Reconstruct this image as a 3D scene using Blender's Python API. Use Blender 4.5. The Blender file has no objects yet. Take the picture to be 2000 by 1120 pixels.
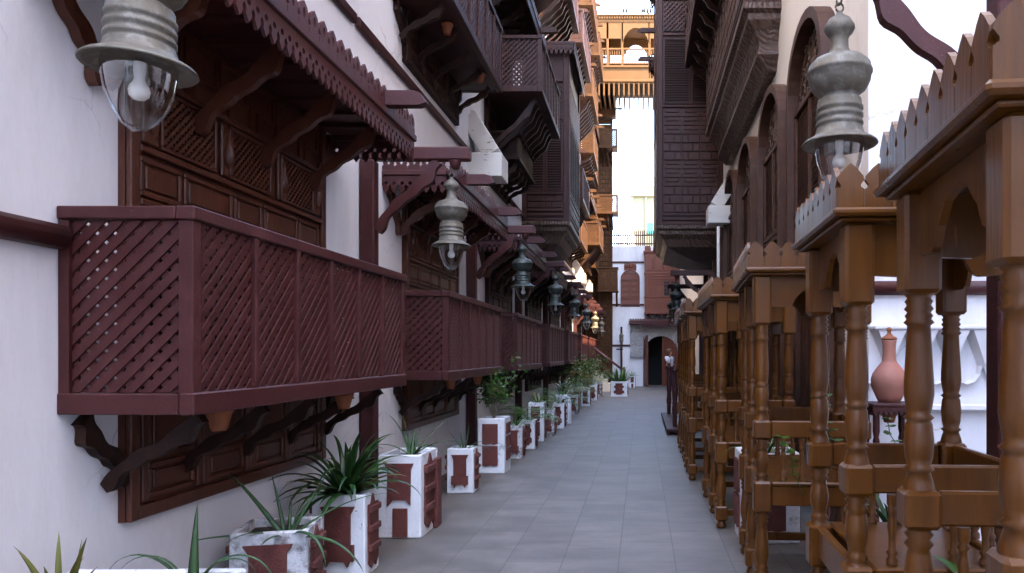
import bpy, bmesh, math, random
from mathutils import Matrix, Vector
R = math.radians
random.seed(7)
S = bpy.context.scene
C = S.collection
# ------------------------------------------------------------------ camera
CAM_H = 1.55
cd = bpy.data.cameras.new('camera'); cam = bpy.data.objects.new('camera', cd); C.objects.link(cam)
cam.location = (0, 0, CAM_H); cam.rotation_euler = (R(90), 0, 0)
cd.sensor_width = 36; cd.lens = 25.2; cd.shift_x = -0.126; cd.shift_y = 0.066
cd.clip_start = 0.05; cd.clip_end = 3000
S.camera = cam
# ------------------------------------------------------------------ world and sun
SUN_AZ, SUN_EL = 50, 55          # azimuth measured from -Y towards +X
w = bpy.data.worlds.new('World'); S.world = w; w.use_nodes = True
nt = w.node_tree; bg = nt.nodes['Background']
sky = nt.nodes.new('ShaderNodeTexSky'); sky.sky_type = 'NISHITA'; sky.sun_disc = False
sky.sun_elevation = R(SUN_EL); sky.sun_rotation = R(180 - SUN_AZ)
sky.air_density = 1.0; sky.dust_density = 1.1
nt.links.new(sky.outputs[0], bg.inputs[0]); bg.inputs[1].default_value = 0.15
sl = bpy.data.lights.new('sun', 'SUN'); sl.energy = 2.0; sl.angle = R(0.5); sl.color = (1.0, 0.74, 0.42)
so = bpy.data.objects.new('sun', sl); C.objects.link(so)
a, e = R(SUN_AZ), R(SUN_EL)
sd = Vector((math.sin(a)*math.cos(e), -math.cos(a)*math.cos(e), math.sin(e)))
so.rotation_euler = sd.to_track_quat('Z', 'Y').to_euler(); so.location = (10, -10, 30)
S.view_settings.view_transform = 'Standard'; S.view_settings.look = 'None'
S.view_settings.exposure = 4.3; S.view_settings.gamma = 1
S.render.engine = 'CYCLES'
# ------------------------------------------------------------------ materials
def mat(name, col, rough=0.6, metal=0, var=0.15, vscale=3, bump=0.0, bscale=40, col2=None, c2scale=6, c2lo=.55, c2hi=.7,
        speck=None, stretch=(1,1,1), spec=0.5, coat=0, dust=None, crack=None):
    m = bpy.data.materials.new(name); m.use_nodes = True; t = m.node_tree; b = t.nodes['Principled BSDF']
    L = t.links.new
    tc = t.nodes.new('ShaderNodeTexCoord'); mp = t.nodes.new('ShaderNodeMapping'); mp.inputs['Scale'].default_value = stretch
    geo = t.nodes.new('ShaderNodeNewGeometry')
    L(geo.outputs['Position'], mp.inputs[0])
    n = t.nodes.new('ShaderNodeTexNoise'); n.inputs['Scale'].default_value = vscale; n.inputs['Detail'].default_value = 6
    L(mp.outputs[0], n.inputs[0])
    mx = t.nodes.new('ShaderNodeMix'); mx.data_type = 'RGBA'
    L(n.outputs[0], mx.inputs[0])
    c = Vector(col)
    mx.inputs[6].default_value = (*(c*(1-var)), 1); mx.inputs[7].default_value = (*(c*(1+var)), 1)
    out = mx.outputs[2]
    def blend(out, scale, lo, hi, colx, det=8):
        n2 = t.nodes.new('ShaderNodeTexNoise'); n2.inputs['Scale'].default_value = scale; n2.inputs['Detail'].default_value = det
        n2.inputs['Roughness'].default_value = .65
        L(mp.outputs[0], n2.inputs[0])
        mr = t.nodes.new('ShaderNodeMapRange'); mr.inputs[1].default_value = lo; mr.inputs[2].default_value = hi
        L(n2.outputs[0], mr.inputs[0])
        m2 = t.nodes.new('ShaderNodeMix'); m2.data_type = 'RGBA'; L(mr.outputs[0], m2.inputs[0]); L(out, m2.inputs[6])
        m2.inputs[7].default_value = (*colx, 1)
        return m2.outputs[2]
    if col2: out = blend(out, c2scale, c2lo, c2hi, col2)
    if speck: out = blend(out, speck[0], speck[1], speck[1]+.03, speck[2], 2)
    if crack:
        nz = t.nodes.new('ShaderNodeTexNoise'); nz.inputs['Scale'].default_value = 2.5; nz.inputs['Detail'].default_value = 6; L(geo.outputs['Position'], nz.inputs[0])
        va = t.nodes.new('ShaderNodeVectorMath'); va.operation = 'MULTIPLY_ADD'; va.inputs[1].default_value = (.5,.5,.5); L(nz.outputs['Color'], va.inputs[0]); L(geo.outputs['Position'], va.inputs[2])
        vo = t.nodes.new('ShaderNodeTexVoronoi'); vo.feature = 'DISTANCE_TO_EDGE'; vo.inputs['Scale'].default_value = .75; L(va.outputs[0], vo.inputs['Vector'])
        m1 = t.nodes.new('ShaderNodeMapRange'); m1.inputs[1].default_value = .0; m1.inputs[2].default_value = .006; m1.inputs[3].default_value = 1; m1.inputs[4].default_value = 0; L(vo.outputs['Distance'], m1.inputs[0])
        n4 = t.nodes.new('ShaderNodeTexNoise'); n4.inputs['Scale'].default_value = .7; L(geo.outputs['Position'], n4.inputs[0])
        m4 = t.nodes.new('ShaderNodeMapRange'); m4.inputs[1].default_value = .5; m4.inputs[2].default_value = .6; m4.inputs[4].default_value = .55; L(n4.outputs[0], m4.inputs[0])
        mm = t.nodes.new('ShaderNodeMath'); mm.operation = 'MULTIPLY'; L(m1.outputs[0], mm.inputs[0]); L(m4.outputs[0], mm.inputs[1])
        mc = t.nodes.new('ShaderNodeMix'); mc.data_type = 'RGBA'; L(mm.outputs[0], mc.inputs[0]); L(out, mc.inputs[6]); mc.inputs[7].default_value = (*crack,1); out = mc.outputs[2]
    if dust:
        sn = t.nodes.new('ShaderNodeSeparateXYZ'); L(geo.outputs['Normal'], sn.inputs[0])
        n5 = t.nodes.new('ShaderNodeTexNoise'); n5.inputs['Scale'].default_value = 11; n5.inputs['Detail'].default_value = 6; L(geo.outputs['Position'], n5.inputs[0])
        m5 = t.nodes.new('ShaderNodeMapRange'); m5.inputs[1].default_value = .55; m5.inputs[2].default_value = 1; m5.inputs[4].default_value = .9; L(sn.outputs[2], m5.inputs[0])
        m6 = t.nodes.new('ShaderNodeMath'); m6.operation = 'MULTIPLY'; L(m5.outputs[0], m6.inputs[0]); L(n5.outputs[0], m6.inputs[1])
        md = t.nodes.new('ShaderNodeMix'); md.data_type = 'RGBA'; L(m6.outputs[0], md.inputs[0]); L(out, md.inputs[6]); md.inputs[7].default_value = (*dust,1); out = md.outputs[2]
    L(out, b.inputs['Base Color'])
    rn = t.nodes.new('ShaderNodeMapRange'); rn.inputs[3].default_value = max(.05,rough-.12); rn.inputs[4].default_value = min(1,rough+.14); L(n.outputs[0], rn.inputs[0]); L(rn.outputs[0], b.inputs['Roughness'])
    b.inputs['Roughness'].default_value = rough; b.inputs['Metallic'].default_value = metal
    b.inputs['Specular IOR Level'].default_value = spec
    if coat: b.inputs['Coat Weight'].default_value = coat; b.inputs['Coat Roughness'].default_value = .25
    if bump:
        n3 = t.nodes.new('ShaderNodeTexNoise'); n3.inputs['Scale'].default_value = bscale; n3.inputs['Detail'].default_value = 5
        L(mp.outputs[0], n3.inputs[0])
        bp = t.nodes.new('ShaderNodeBump'); bp.inputs['Strength'].default_value = bump; bp.inputs['Distance'].default_value = .02
        L(n3.outputs[0], bp.inputs['Height']); L(bp.outputs[0], b.inputs['Normal'])
    return m
def carved(name, col, scale=14, rough=.55, strength=.9, kind='voronoi'):
    m = mat(name, col, rough, var=.25, vscale=6)
    t = m.node_tree; b = t.nodes['Principled BSDF']; L = t.links.new
    tc = t.nodes.new('ShaderNodeTexCoord')
    v = t.nodes.new('ShaderNodeTexVoronoi'); v.inputs['Scale'].default_value = scale
    L(tc.outputs['Object'], v.inputs['Vector'])
    w_ = t.nodes.new('ShaderNodeTexWave'); w_.wave_type = 'RINGS'; w_.inputs['Scale'].default_value = scale*.35; w_.inputs['Distortion'].default_value = 12
    w_.inputs['Detail'].default_value = 3
    L(tc.outputs['Object'], w_.inputs['Vector'])
    ad = t.nodes.new('ShaderNodeMath'); ad.operation = 'ADD'; L(v.outputs['Distance'], ad.inputs[0]); L(w_.outputs['Fac'], ad.inputs[1])
    bp = t.nodes.new('ShaderNodeBump'); bp.inputs['Strength'].default_value = strength; bp.inputs['Distance'].default_value = .05
    L(ad.outputs[0], bp.inputs['Height']); L(bp.outputs[0], b.inputs['Normal'])
    return m
M = {}
M['plaster'] = mat('plaster', (.76,.738,.755), .85, var=.06, vscale=1.1, bump=.35, bscale=9, col2=(.50,.46,.42), c2scale=1.6, c2lo=.53, c2hi=.9, stretch=(1,1,.35), crack=(.30,.27,.25))
M['plaster_cream_shade'] = mat('plaster_cream_shade', (.66,.60,.53), .85, var=.06, vscale=1.2, bump=.22, bscale=18, col2=(.5,.44,.37), c2scale=1.5, c2lo=.58, c2hi=.8, stretch=(1,1,.4))  # warmer alley-side plaster, part of its shaded tone put into the colour
M['maroon'] = mat('maroon', (.056,.0120,.0112), .48, var=.3, vscale=5, bump=.15, bscale=60, col2=(.085,.027,.025), c2scale=5, c2lo=.55, c2hi=.8, speck=(170,.735,(.45,.38,.4)), spec=.35, dust=(.15,.09,.085))
M['maroon_dark'] = mat('maroon_dark', (.045,.014,.014), .5, var=.3, vscale=5, bump=.15, bscale=60, col2=(.06,.026,.028), c2scale=7, c2lo=.55, c2hi=.8, spec=.22)
M['redwood'] = mat('redwood', (.072,.018,.008), .36, var=.3, vscale=7, bump=.2, bscale=45, col2=(.105,.036,.015), c2scale=12, c2lo=.5, c2hi=.75, stretch=(1,1,.5), spec=.5)
M['brown'] = mat('brown', (.020,.0066,.0040), .5, var=.3, vscale=5, bump=.2, bscale=50, col2=(.046,.017,.010), c2scale=8, c2lo=.5, c2hi=.75, spec=.22)
M['arch_brown'] = mat('arch_brown', (.052,.021,.012), .5, var=.3, vscale=5, bump=.2, bscale=50, col2=(.085,.038,.02), c2scale=8, c2lo=.5, c2hi=.75, spec=.25)
M['purple_wood'] = mat('purple_wood', (.040,.0155,.0135), .55, var=.25, vscale=4, bump=.2, bscale=40, col2=(.066,.029,.024), c2scale=6, c2lo=.5, c2hi=.8, spec=.22)
M['ochre_sunlit_wood'] = mat('ochre_sunlit_wood', (.055,.0245,.0105), .65, spec=.12, var=.25, vscale=4, bump=.2, bscale=40, col2=(.10,.050,.021), c2scale=5, c2lo=.5, c2hi=.75)  # far-bay wood with the sun's gold put into the colour; also tower timber
M['amber_wood'] = mat('amber_wood', (.095,.047,.018), .65, spec=.12, var=.2, vscale=3, bump=.15, bscale=30)
M['carved_red'] = carved('carved_red', (.15,.040,.018), 22, strength=.12)
M['carved_dark'] = carved('carved_dark', (.060,.030,.019), 13, strength=.3)
M['carved_white'] = carved('carved_white', (.55,.52,.50), 16, strength=1)
M['booth'] = mat('booth', (.100,.0330,.0024), .30, var=.18, vscale=5, bump=.07, bscale=70, col2=(.062,.019,.002), c2scale=14, c2lo=.42, c2hi=.72, stretch=(1,1,.10), coat=.12, spec=.3, speck=(60,.72,(.18,.08,.02)), dust=(.15,.065,.02))
M['metal'] = mat('metal', (.125,.108,.082), .6, .4, var=.3, vscale=14, bump=.12, bscale=60, col2=(.24,.225,.195), c2scale=20, c2lo=.5, c2hi=.75)
M['metal_green'] = mat('metal_green', (.050,.058,.052), .5, .5, var=.3, vscale=12, bump=.12, bscale=60, col2=(.10,.12,.11), c2scale=18, c2lo=.5, c2hi=.75)
M['metal_black'] = mat('metal_black', (.012,.016,.015), .5, .4, var=.3, vscale=10)
M['bulb'] = mat('bulb', (.85,.85,.82), .25, var=.01)
M['socket'] = mat('socket', (.6,.52,.3), .4, var=.1)
M['terracotta'] = mat('terracotta', (.22,.065,.02), .7, var=.2, vscale=9, bump=.15, bscale=60)
M['jar_clay'] = mat('jar_clay', (.40,.16,.11), .65, var=.18, vscale=8, bump=.1, bscale=30, col2=(.38,.13,.09), c2scale=4, c2lo=.5, c2hi=.7)
M['panel_clay'] = mat('panel_clay', (.105,.024,.018), .75, var=.2, vscale=9, bump=.3, bscale=70, col2=(.14,.042,.03), c2scale=10, c2lo=.5, c2hi=.75)
M['planter_white'] = mat('planter_white', (.72,.73,.76), .8, var=.08, vscale=8, bump=.35, bscale=35, col2=(.20,.21,.24), c2scale=4, c2lo=.60, c2hi=.72, speck=(30,.70,(.35,.35,.37)))
M['planter_worn'] = mat('planter_worn', (.58,.58,.60), .85, var=.15, vscale=10, bump=.5, bscale=40, col2=(.17,.15,.15), c2scale=9, c2lo=.46, c2hi=.60)
M['soil'] = mat('soil', (.06,.045,.035), .95, var=.4, vscale=30, bump=.8, bscale=60)
M['leaf'] = mat('leaf', (.036,.100,.010), .4, var=.4, vscale=9, col2=(.045,.09,.015), c2scale=6, c2lo=.55, c2hi=.75)
M['leaf_dark'] = mat('leaf_dark', (.016,.050,.010), .35, var=.4, vscale=9, col2=(.022,.06,.012), c2scale=6, c2lo=.5, c2hi=.75)
M['leaf_yellow'] = mat('leaf_yellow', (.11,.11,.015), .5, var=.35, vscale=9, col2=(.18,.09,.015), c2scale=6, c2lo=.5, c2hi=.7)
M['aloe'] = mat('aloe', (.040,.092,.030), .5, var=.3, vscale=10, col2=(.012,.035,.018), c2scale=8, c2lo=.5, c2hi=.7)
M['bark'] = mat('bark', (.14,.10,.07), .9, var=.3, vscale=20)
M['white_paint'] = mat('white_paint', (.60,.57,.53), .7, var=.08, vscale=3, bump=.25, bscale=30, col2=(.22,.15,.12), c2scale=12, c2lo=.60, c2hi=.68, stretch=(.5,1,2))
M['stone'] = mat('stone', (.62,.52,.40), .9, var=.1, vscale=1)
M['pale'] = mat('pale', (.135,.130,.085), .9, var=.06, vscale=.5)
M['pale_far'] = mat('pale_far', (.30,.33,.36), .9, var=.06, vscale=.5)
M['teal'] = mat('teal', (.01,.16,.15), .6, var=.05)
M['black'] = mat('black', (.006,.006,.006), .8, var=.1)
M['glass_dark'] = mat('glass_dark', (.02,.025,.03), .1, var=.1)
M['skin'] = mat('skin', (.45,.24,.17), .6, var=.05)
M['shirt'] = mat('shirt', (.75,.75,.80), .8, var=.04, vscale=12, bump=.3, bscale=15)
M['trousers'] = mat('trousers', (.04,.045,.06), .8, var=.1)
M['hair'] = mat('hair', (.15,.07,.03), .7, var=.3, vscale=60)
M['strap'] = mat('strap', (.015,.015,.02), .7, var=.1)
def leafy(m):
    b = M[m].node_tree.nodes['Principled BSDF']
    b.inputs['Subsurface Weight'].default_value = 0
for k in ('leaf',): leafy(k)
def mat_glass():
    m = bpy.data.materials.new('lamp_glass'); m.use_nodes = True; t = m.node_tree; t.nodes.clear(); L = t.links.new
    o = t.nodes.new('ShaderNodeOutputMaterial'); mx = t.nodes.new('ShaderNodeMixShader')
    tr = t.nodes.new('ShaderNodeBsdfTransparent'); tr.inputs[0].default_value = (.88,.86,.84,1)
    g = t.nodes.new('ShaderNodeBsdfGlossy'); g.inputs['Roughness'].default_value = .04
    lw = t.nodes.new('ShaderNodeLayerWeight'); lw.inputs[0].default_value = .42
    rp = t.nodes.new('ShaderNodeMapRange'); rp.inputs[3].default_value = .05; rp.inputs[4].default_value = .75
    L(lw.outputs['Facing'], rp.inputs[0]); L(rp.outputs[0], mx.inputs[0]); L(tr.outputs[0], mx.inputs[1]); L(g.outputs[0], mx.inputs[2]); L(mx.outputs[0], o.inputs[0])
    return m
M['glass'] = mat_glass()
def mat_pavement():
    m = bpy.data.materials.new('pavement'); m.use_nodes = True; t = m.node_tree; b = t.nodes['Principled BSDF']; L = t.links.new
    geo = t.nodes.new('ShaderNodeNewGeometry'); mp = t.nodes.new('ShaderNodeMapping')
    mp.inputs['Rotation'].default_value = (0, 0, R(90)); mp.inputs['Location'].default_value = (0.1, 0.166, 0)
    L(geo.outputs['Position'], mp.inputs[0])
    br = t.nodes.new('ShaderNodeTexBrick'); br.inputs['Scale'].default_value = 1; br.inputs['Brick Width'].default_value = .56
    br.inputs['Row Height'].default_value = .42; br.inputs['Mortar Size'].default_value = .0042; br.inputs['Mortar Smooth'].default_value = .3
    br.offset = .37; br.offset_frequency = 2
    br.inputs['Color1'].default_value = (.128,.111,.098,1); br.inputs['Color2'].default_value = (.156,.137,.120,1); br.inputs['Mortar'].default_value = (.085,.075,.068,1)
    L(mp.outputs[0], br.inputs['Vector'])
    n = t.nodes.new('ShaderNodeTexNoise'); n.inputs['Scale'].default_value = 1.6; n.inputs['Detail'].default_value = 8; n.inputs['Roughness'].default_value = .7
    mp2 = t.nodes.new('ShaderNodeMapping'); mp2.inputs['Scale'].default_value = (1, 2.2, 1); L(geo.outputs['Position'], mp2.inputs[0]); L(mp2.outputs[0], n.inputs[0])
    mr = t.nodes.new('ShaderNodeMapRange'); mr.inputs[1].default_value = .3; mr.inputs[2].default_value = .7; mr.inputs[3].default_value = .66; mr.inputs[4].default_value = 1.38
    L(n.outputs[0], mr.inputs[0])
    nf = t.nodes.new('ShaderNodeTexNoise'); nf.inputs['Scale'].default_value = 90; nf.inputs['Detail'].default_value = 3; L(geo.outputs['Position'], nf.inputs[0])
    mf = t.nodes.new('ShaderNodeMapRange'); mf.inputs[3].default_value = .82; mf.inputs[4].default_value = 1.18; L(nf.outputs[0], mf.inputs[0])
    mu0 = t.nodes.new('ShaderNodeMath'); mu0.operation = 'MULTIPLY'; L(mr.outputs[0], mu0.inputs[0]); L(mf.outputs[0], mu0.inputs[1])
    mu = t.nodes.new('ShaderNodeVectorMath'); mu.operation = 'SCALE'; L(br.outputs['Color'], mu.inputs[0]); L(mu0.outputs[0], mu.inputs['Scale'])
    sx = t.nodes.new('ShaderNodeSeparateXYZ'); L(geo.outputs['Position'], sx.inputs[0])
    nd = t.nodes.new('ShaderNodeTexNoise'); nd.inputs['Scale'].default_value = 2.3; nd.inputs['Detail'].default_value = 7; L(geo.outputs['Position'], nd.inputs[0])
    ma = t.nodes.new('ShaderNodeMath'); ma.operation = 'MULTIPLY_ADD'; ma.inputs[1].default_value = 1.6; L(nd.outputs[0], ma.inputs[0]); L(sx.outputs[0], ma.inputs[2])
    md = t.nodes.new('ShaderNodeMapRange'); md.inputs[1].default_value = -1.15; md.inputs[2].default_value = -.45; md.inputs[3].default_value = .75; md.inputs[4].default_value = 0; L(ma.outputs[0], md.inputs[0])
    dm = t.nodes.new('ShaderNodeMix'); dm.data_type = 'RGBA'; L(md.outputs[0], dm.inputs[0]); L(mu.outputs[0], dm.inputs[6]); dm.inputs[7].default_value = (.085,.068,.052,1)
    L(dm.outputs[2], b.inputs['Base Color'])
    mr2 = t.nodes.new('ShaderNodeMapRange'); mr2.inputs[3].default_value = .42; mr2.inputs[4].default_value = .7; L(n.outputs[0], mr2.inputs[0]); L(mr2.outputs[0], b.inputs['Roughness'])
    sb = t.nodes.new('ShaderNodeMath'); sb.operation = 'SUBTRACT'; L(nf.outputs[0], sb.inputs[0]); L(br.outputs['Fac'], sb.inputs[1])
    bp = t.nodes.new('ShaderNodeBump'); bp.inputs['Strength'].default_value = .35; bp.inputs['Distance'].default_value = .006
    L(sb.outputs[0], bp.inputs['Height']); L(bp.outputs[0], b.inputs['Normal'])
    return m
M['pavement'] = mat_pavement()
M['ground'] = mat('ground', (.30,.25,.19), .9, var=.15, vscale=.5)
# ------------------------------------------------------------------ mesh builder
class MB:
    def __init__(s): s.v=[]; s.f=[]; s.sm=[]; s.mi=[]; s.M=Matrix(); s.cur=0
    def add(s, vs, fs, smooth=False):
        o=len(s.v); s.v += [s.M @ Vector(p) for p in vs]
        for f in fs: s.f.append([o+i for i in f]); s.sm.append(smooth); s.mi.append(s.cur)
        return s
    def box(s, x0,x1,y0,y1,z0,z1):
        return s.add([(x0,y0,z0),(x1,y0,z0),(x1,y1,z0),(x0,y1,z0),(x0,y0,z1),(x1,y0,z1),(x1,y1,z1),(x0,y1,z1)],
              [(0,3,2,1),(4,5,6,7),(0,1,5,4),(1,2,6,5),(2,3,7,6),(3,0,4,7)])
    def bbox(s, x0,x1,y0,y1,z0,z1,c=.006):       # box with chamfered vertical and top edges (sits on frame like moulding)
        c=min(c,(x1-x0)/3,(y1-y0)/3,(z1-z0)/3)
        p=[(x0+c,y0),(x1-c,y0),(x1,y0+c),(x1,y1-c),(x1-c,y1),(x0+c,y1),(x0,y1-c),(x0,y0+c)]
        q=[(min(max(a,x0+c),x1-c),min(max(b,y0+c),y1-c)) for a,b in p]
        vs=[(a,b,z0+c) for a,b in p]+[(a,b,z1-c) for a,b in p]+[(a,b,z1) for a,b in q]+[(a,b,z0) for a,b in q]
        fs=[]
        for i in range(8):
            j=(i+1)%8; fs += [(i,j,8+j,8+i),(8+i,8+j,16+j,16+i),(24+i,24+j,j,i)]
        fs += [tuple(range(16,24)), tuple(range(31,23,-1))]
        return s.add(vs,fs)
    def prism(s, pts, d0, d1, plane='xz'):
        n=len(pts)
        if plane=='xz': g=lambda p,d:(p[0],d,p[1])
        elif plane=='yz': g=lambda p,d:(d,p[0],p[1])
        else: g=lambda p,d:(p[0],p[1],d)
        vs=[g(p,d0) for p in pts]+[g(p,d1) for p in pts]
        fs=[tuple(range(n)), tuple(range(2*n-1,n-1,-1))]+[(i,n+i,n+(i+1)%n,(i+1)%n) for i in range(n)]
        return s.add(vs,fs)
    def lathe(s, prof, cx=0, cy=0, z=0, seg=20, cap=True):
        vs=[];fs=[]
        for (r,h) in prof:
            for k in range(seg):
                t=2*math.pi*k/seg; vs.append((cx+r*math.cos(t), cy+r*math.sin(t), z+h))
        for i in range(len(prof)-1):
            for k in range(seg):
                a_=i*seg+k; b_=i*seg+(k+1)%seg; fs.append((a_,b_,b_+seg,a_+seg))
        s.add(vs,fs,True)
        if cap:
            s.add([vs[k] for k in range(seg)],[tuple(range(seg))][::-1]); s.add(vs[-seg:],[tuple(range(seg))])
        return s
    def tube(s, pts, r, seg=6, r1=None):
        pts=[Vector(p) for p in pts]; n=len(pts); vs=[];fs=[]
        for i,p in enumerate(pts):
            d=(pts[min(i+1,n-1)]-pts[max(i-1,0)]).normalized()
            u=d.orthogonal().normalized() if abs(d.z)>.95 else d.cross(Vector((0,0,1))).normalized()
            v=d.cross(u); rr=r if r1 is None else r+(r1-r)*i/max(1,n-1)
            for k in range(seg):
                t=2*math.pi*k/seg; vs.append(p+u*rr*math.cos(t)+v*rr*math.sin(t))
        for i in range(n-1):
            for k in range(seg):
                a_=i*seg+k; b_=i*seg+(k+1)%seg; fs.append((a_,b_,b_+seg,a_+seg))
        fs += [tuple(range(seg)), tuple(range((n-1)*seg,n*seg))]
        return s.add(vs,fs,True)
    def mesh(s, name, *mats):
        me=bpy.data.meshes.new(name); me.from_pydata([tuple(p) for p in s.v],[],s.f)
        me.polygons.foreach_set('use_smooth', s.sm); me.polygons.foreach_set('material_index', s.mi)
        for m in mats: me.materials.append(M[m])
        bm=bmesh.new(); bm.from_mesh(me); bmesh.ops.recalc_face_normals(bm, faces=bm.faces); bm.to_mesh(me); bm.free()
        me.update(); return me
    def obj(s, name, mats, parent=None, loc=(0,0,0), rz=0):
        if isinstance(mats,str): mats=(mats,)
        return place(name, s.mesh(name,*mats), parent, loc, rz)
def place(name, me, parent=None, loc=(0,0,0), rz=0):
    o=bpy.data.objects.new(name, me); C.objects.link(o); o.parent=parent; o.location=loc; o.rotation_euler=(0,0,rz)
    return o
CACHE={}
def cached(key, fn):
    if key not in CACHE: CACHE[key]=fn()
    return CACHE[key]
def tag(o, label, cat, group=None, kind=None):
    o['label']=label; o['category']=cat
    if group: o['group']=group
    if kind: o['kind']=kind
    return o
def empty(name, label, cat, loc=(0,0,0), rz=0, group=None):
    o=bpy.data.objects.new(name,None); C.objects.link(o); o.location=loc; o.rotation_euler=(0,0,rz); o.empty_display_size=.2
    return tag(o,label,cat,group)
def struct(o): o['kind']='structure'; return o
def clip(poly, nx, ny, c):     # keep nx*x+ny*y>=c
    out=[]
    for i in range(len(poly)):
        p,q=poly[i],poly[(i+1)%len(poly)]; a_=nx*p[0]+ny*p[1]-c; b_=nx*q[0]+ny*q[1]-c
        if a_>=0: out.append(p)
        if (a_>=0)!=(b_>=0):
            t=a_/(a_-b_); out.append((p[0]+(q[0]-p[0])*t, p[1]+(q[1]-p[1])*t))
    return out
def lattice(mb, x0,x1,z0,z1, sp=.058, lw=.03, t=.012, y=0):
    rect=[(x0,z0),(x1,z0),(x1,z1),(x0,z1)]; k=.7071
    for lay,(nx,ny) in enumerate(((-k,k),(k,k))):         # lay 0: "/" laths outside
        cs=[nx*p[0]+ny*p[1] for p in rect]; c=math.floor(min(cs)/sp)*sp
        while c<max(cs):
            pl=clip(clip(rect,nx,ny,c),-nx,-ny,-(c+lw))
            if len(pl)>2: mb.prism(pl, y+lay*t+ (0.0005 if lay else 0), y+(lay+1)*t)
            c+=sp
    return mb
# ------------------------------------------------------------------ facade pieces; local frame: x along the facade, -y outwards, z up
def wavy(mb, P, Q, w, u0, u1, bulge=.06, n=30, amp=.18):
    """curly brace in the (out,z) plane from P to Q, extruded along x from u0 to u1"""
    P=Vector(P); Q=Vector(Q); d=(Q-P); nrm=Vector((-d.y,d.x)).normalized()
    A=[];B=[]
    for i in range(n+1):
        t=i/n; c=P+d*t+nrm*(bulge*math.sin(2*math.pi*t)*.6)
        ww=w*(1+amp*math.sin(t*math.pi*6)); ww*= (.8+.4*t)
        A.append(c+nrm*ww/2); B.append(c-nrm*ww*(.5+.12*math.sin(t*math.pi*8)))
    pts=[(-p.x,p.y) for p in A]+[(-p.x,p.y) for p in reversed(B)]
    return mb.prism(pts,u0,u1,'yz')
def brace(P,Q,w=.09,t=.05,name='bracket',mt='redwood',bulge=.06):
    key=('brace',P,Q,w,t,mt,bulge)
    return cached(key, lambda: wavy(MB(),P,Q,w,-t/2,t/2,bulge).mesh(name,mt))
def tooth_row(mb, L, p=.078, drop=.17, t=.018, y=0, z=0, hole=.017):
    n=max(1,round(L/p)); p=L/n
    for i in range(n):
        cx=(i+.5)*p
        for sgn in (-1,1):
            h=[(cx, z-.42*drop-hole)]+[(cx+sgn*hole*math.sin(a_), z-.42*drop-hole*math.cos(a_)) for a_ in (.6,1.2,1.8,2.5)]+[(cx,z-.42*drop+hole)]
            pts=[(cx,z),(cx+sgn*p/2,z),(cx+sgn*p/2,z-.5*drop),(cx+sgn*p*.30,z-.62*drop),(cx+sgn*p*.34,z-.78*drop),(cx,z-drop)]+h
            mb.prism(pts,y-t/2,y+t/2)
    return mb
def picket_row(mb, L, p=.125, H=.15, t=.018, y=0, z=0, hole=.016):
    n=max(1,round(L/p)); p=L/n
    for i in range(n):
        cx=(i+.5)*p
        for sgn in (-1,1):
            h=[(cx,z+.55*H+hole*2)]+[(cx+sgn*hole*math.sin(a_), z+.55*H+hole*2*math.cos(a_)) for a_ in (.6,1.2,1.8,2.5)]+[(cx,z+.55*H-hole*2)]
            pts=[(cx,z),(cx+sgn*p*.48,z),(cx+sgn*p*.48,z+.25*H),(cx+sgn*p*.36,z+.33*H),(cx+sgn*p*.44,z+.55*H),(cx+sgn*p*.3,z+.82*H),(cx,z+H)]+h
            mb.prism(pts,y-t/2,y+t/2)
    return mb
ROTF=Matrix.Rotation(R(-90),4,'Z')   # maps a -y facing panel to a -x facing one (near end)
ROTB=Matrix.Rotation(R(90),4,'Z')
def T(x,y,z): return Matrix.Translation((x,y,z))
def rows(par,us,z,key,P_,Q_,w_,t_,far):
    if far:
        def br():
            m=MB()
            for x in us: wavy(m,P_,Q_,w_,x-t_/2,x+t_/2)
            return m.mesh('bracket_row','brown')
        place('bracket_row',cached(key,br),par,(0,0,z))['kind']='stuff'
    else:
        me=brace(P_,Q_,w_,t_,'bracket','brown')
        for x in us: place('bracket',me,par,(x,0,z))
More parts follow.
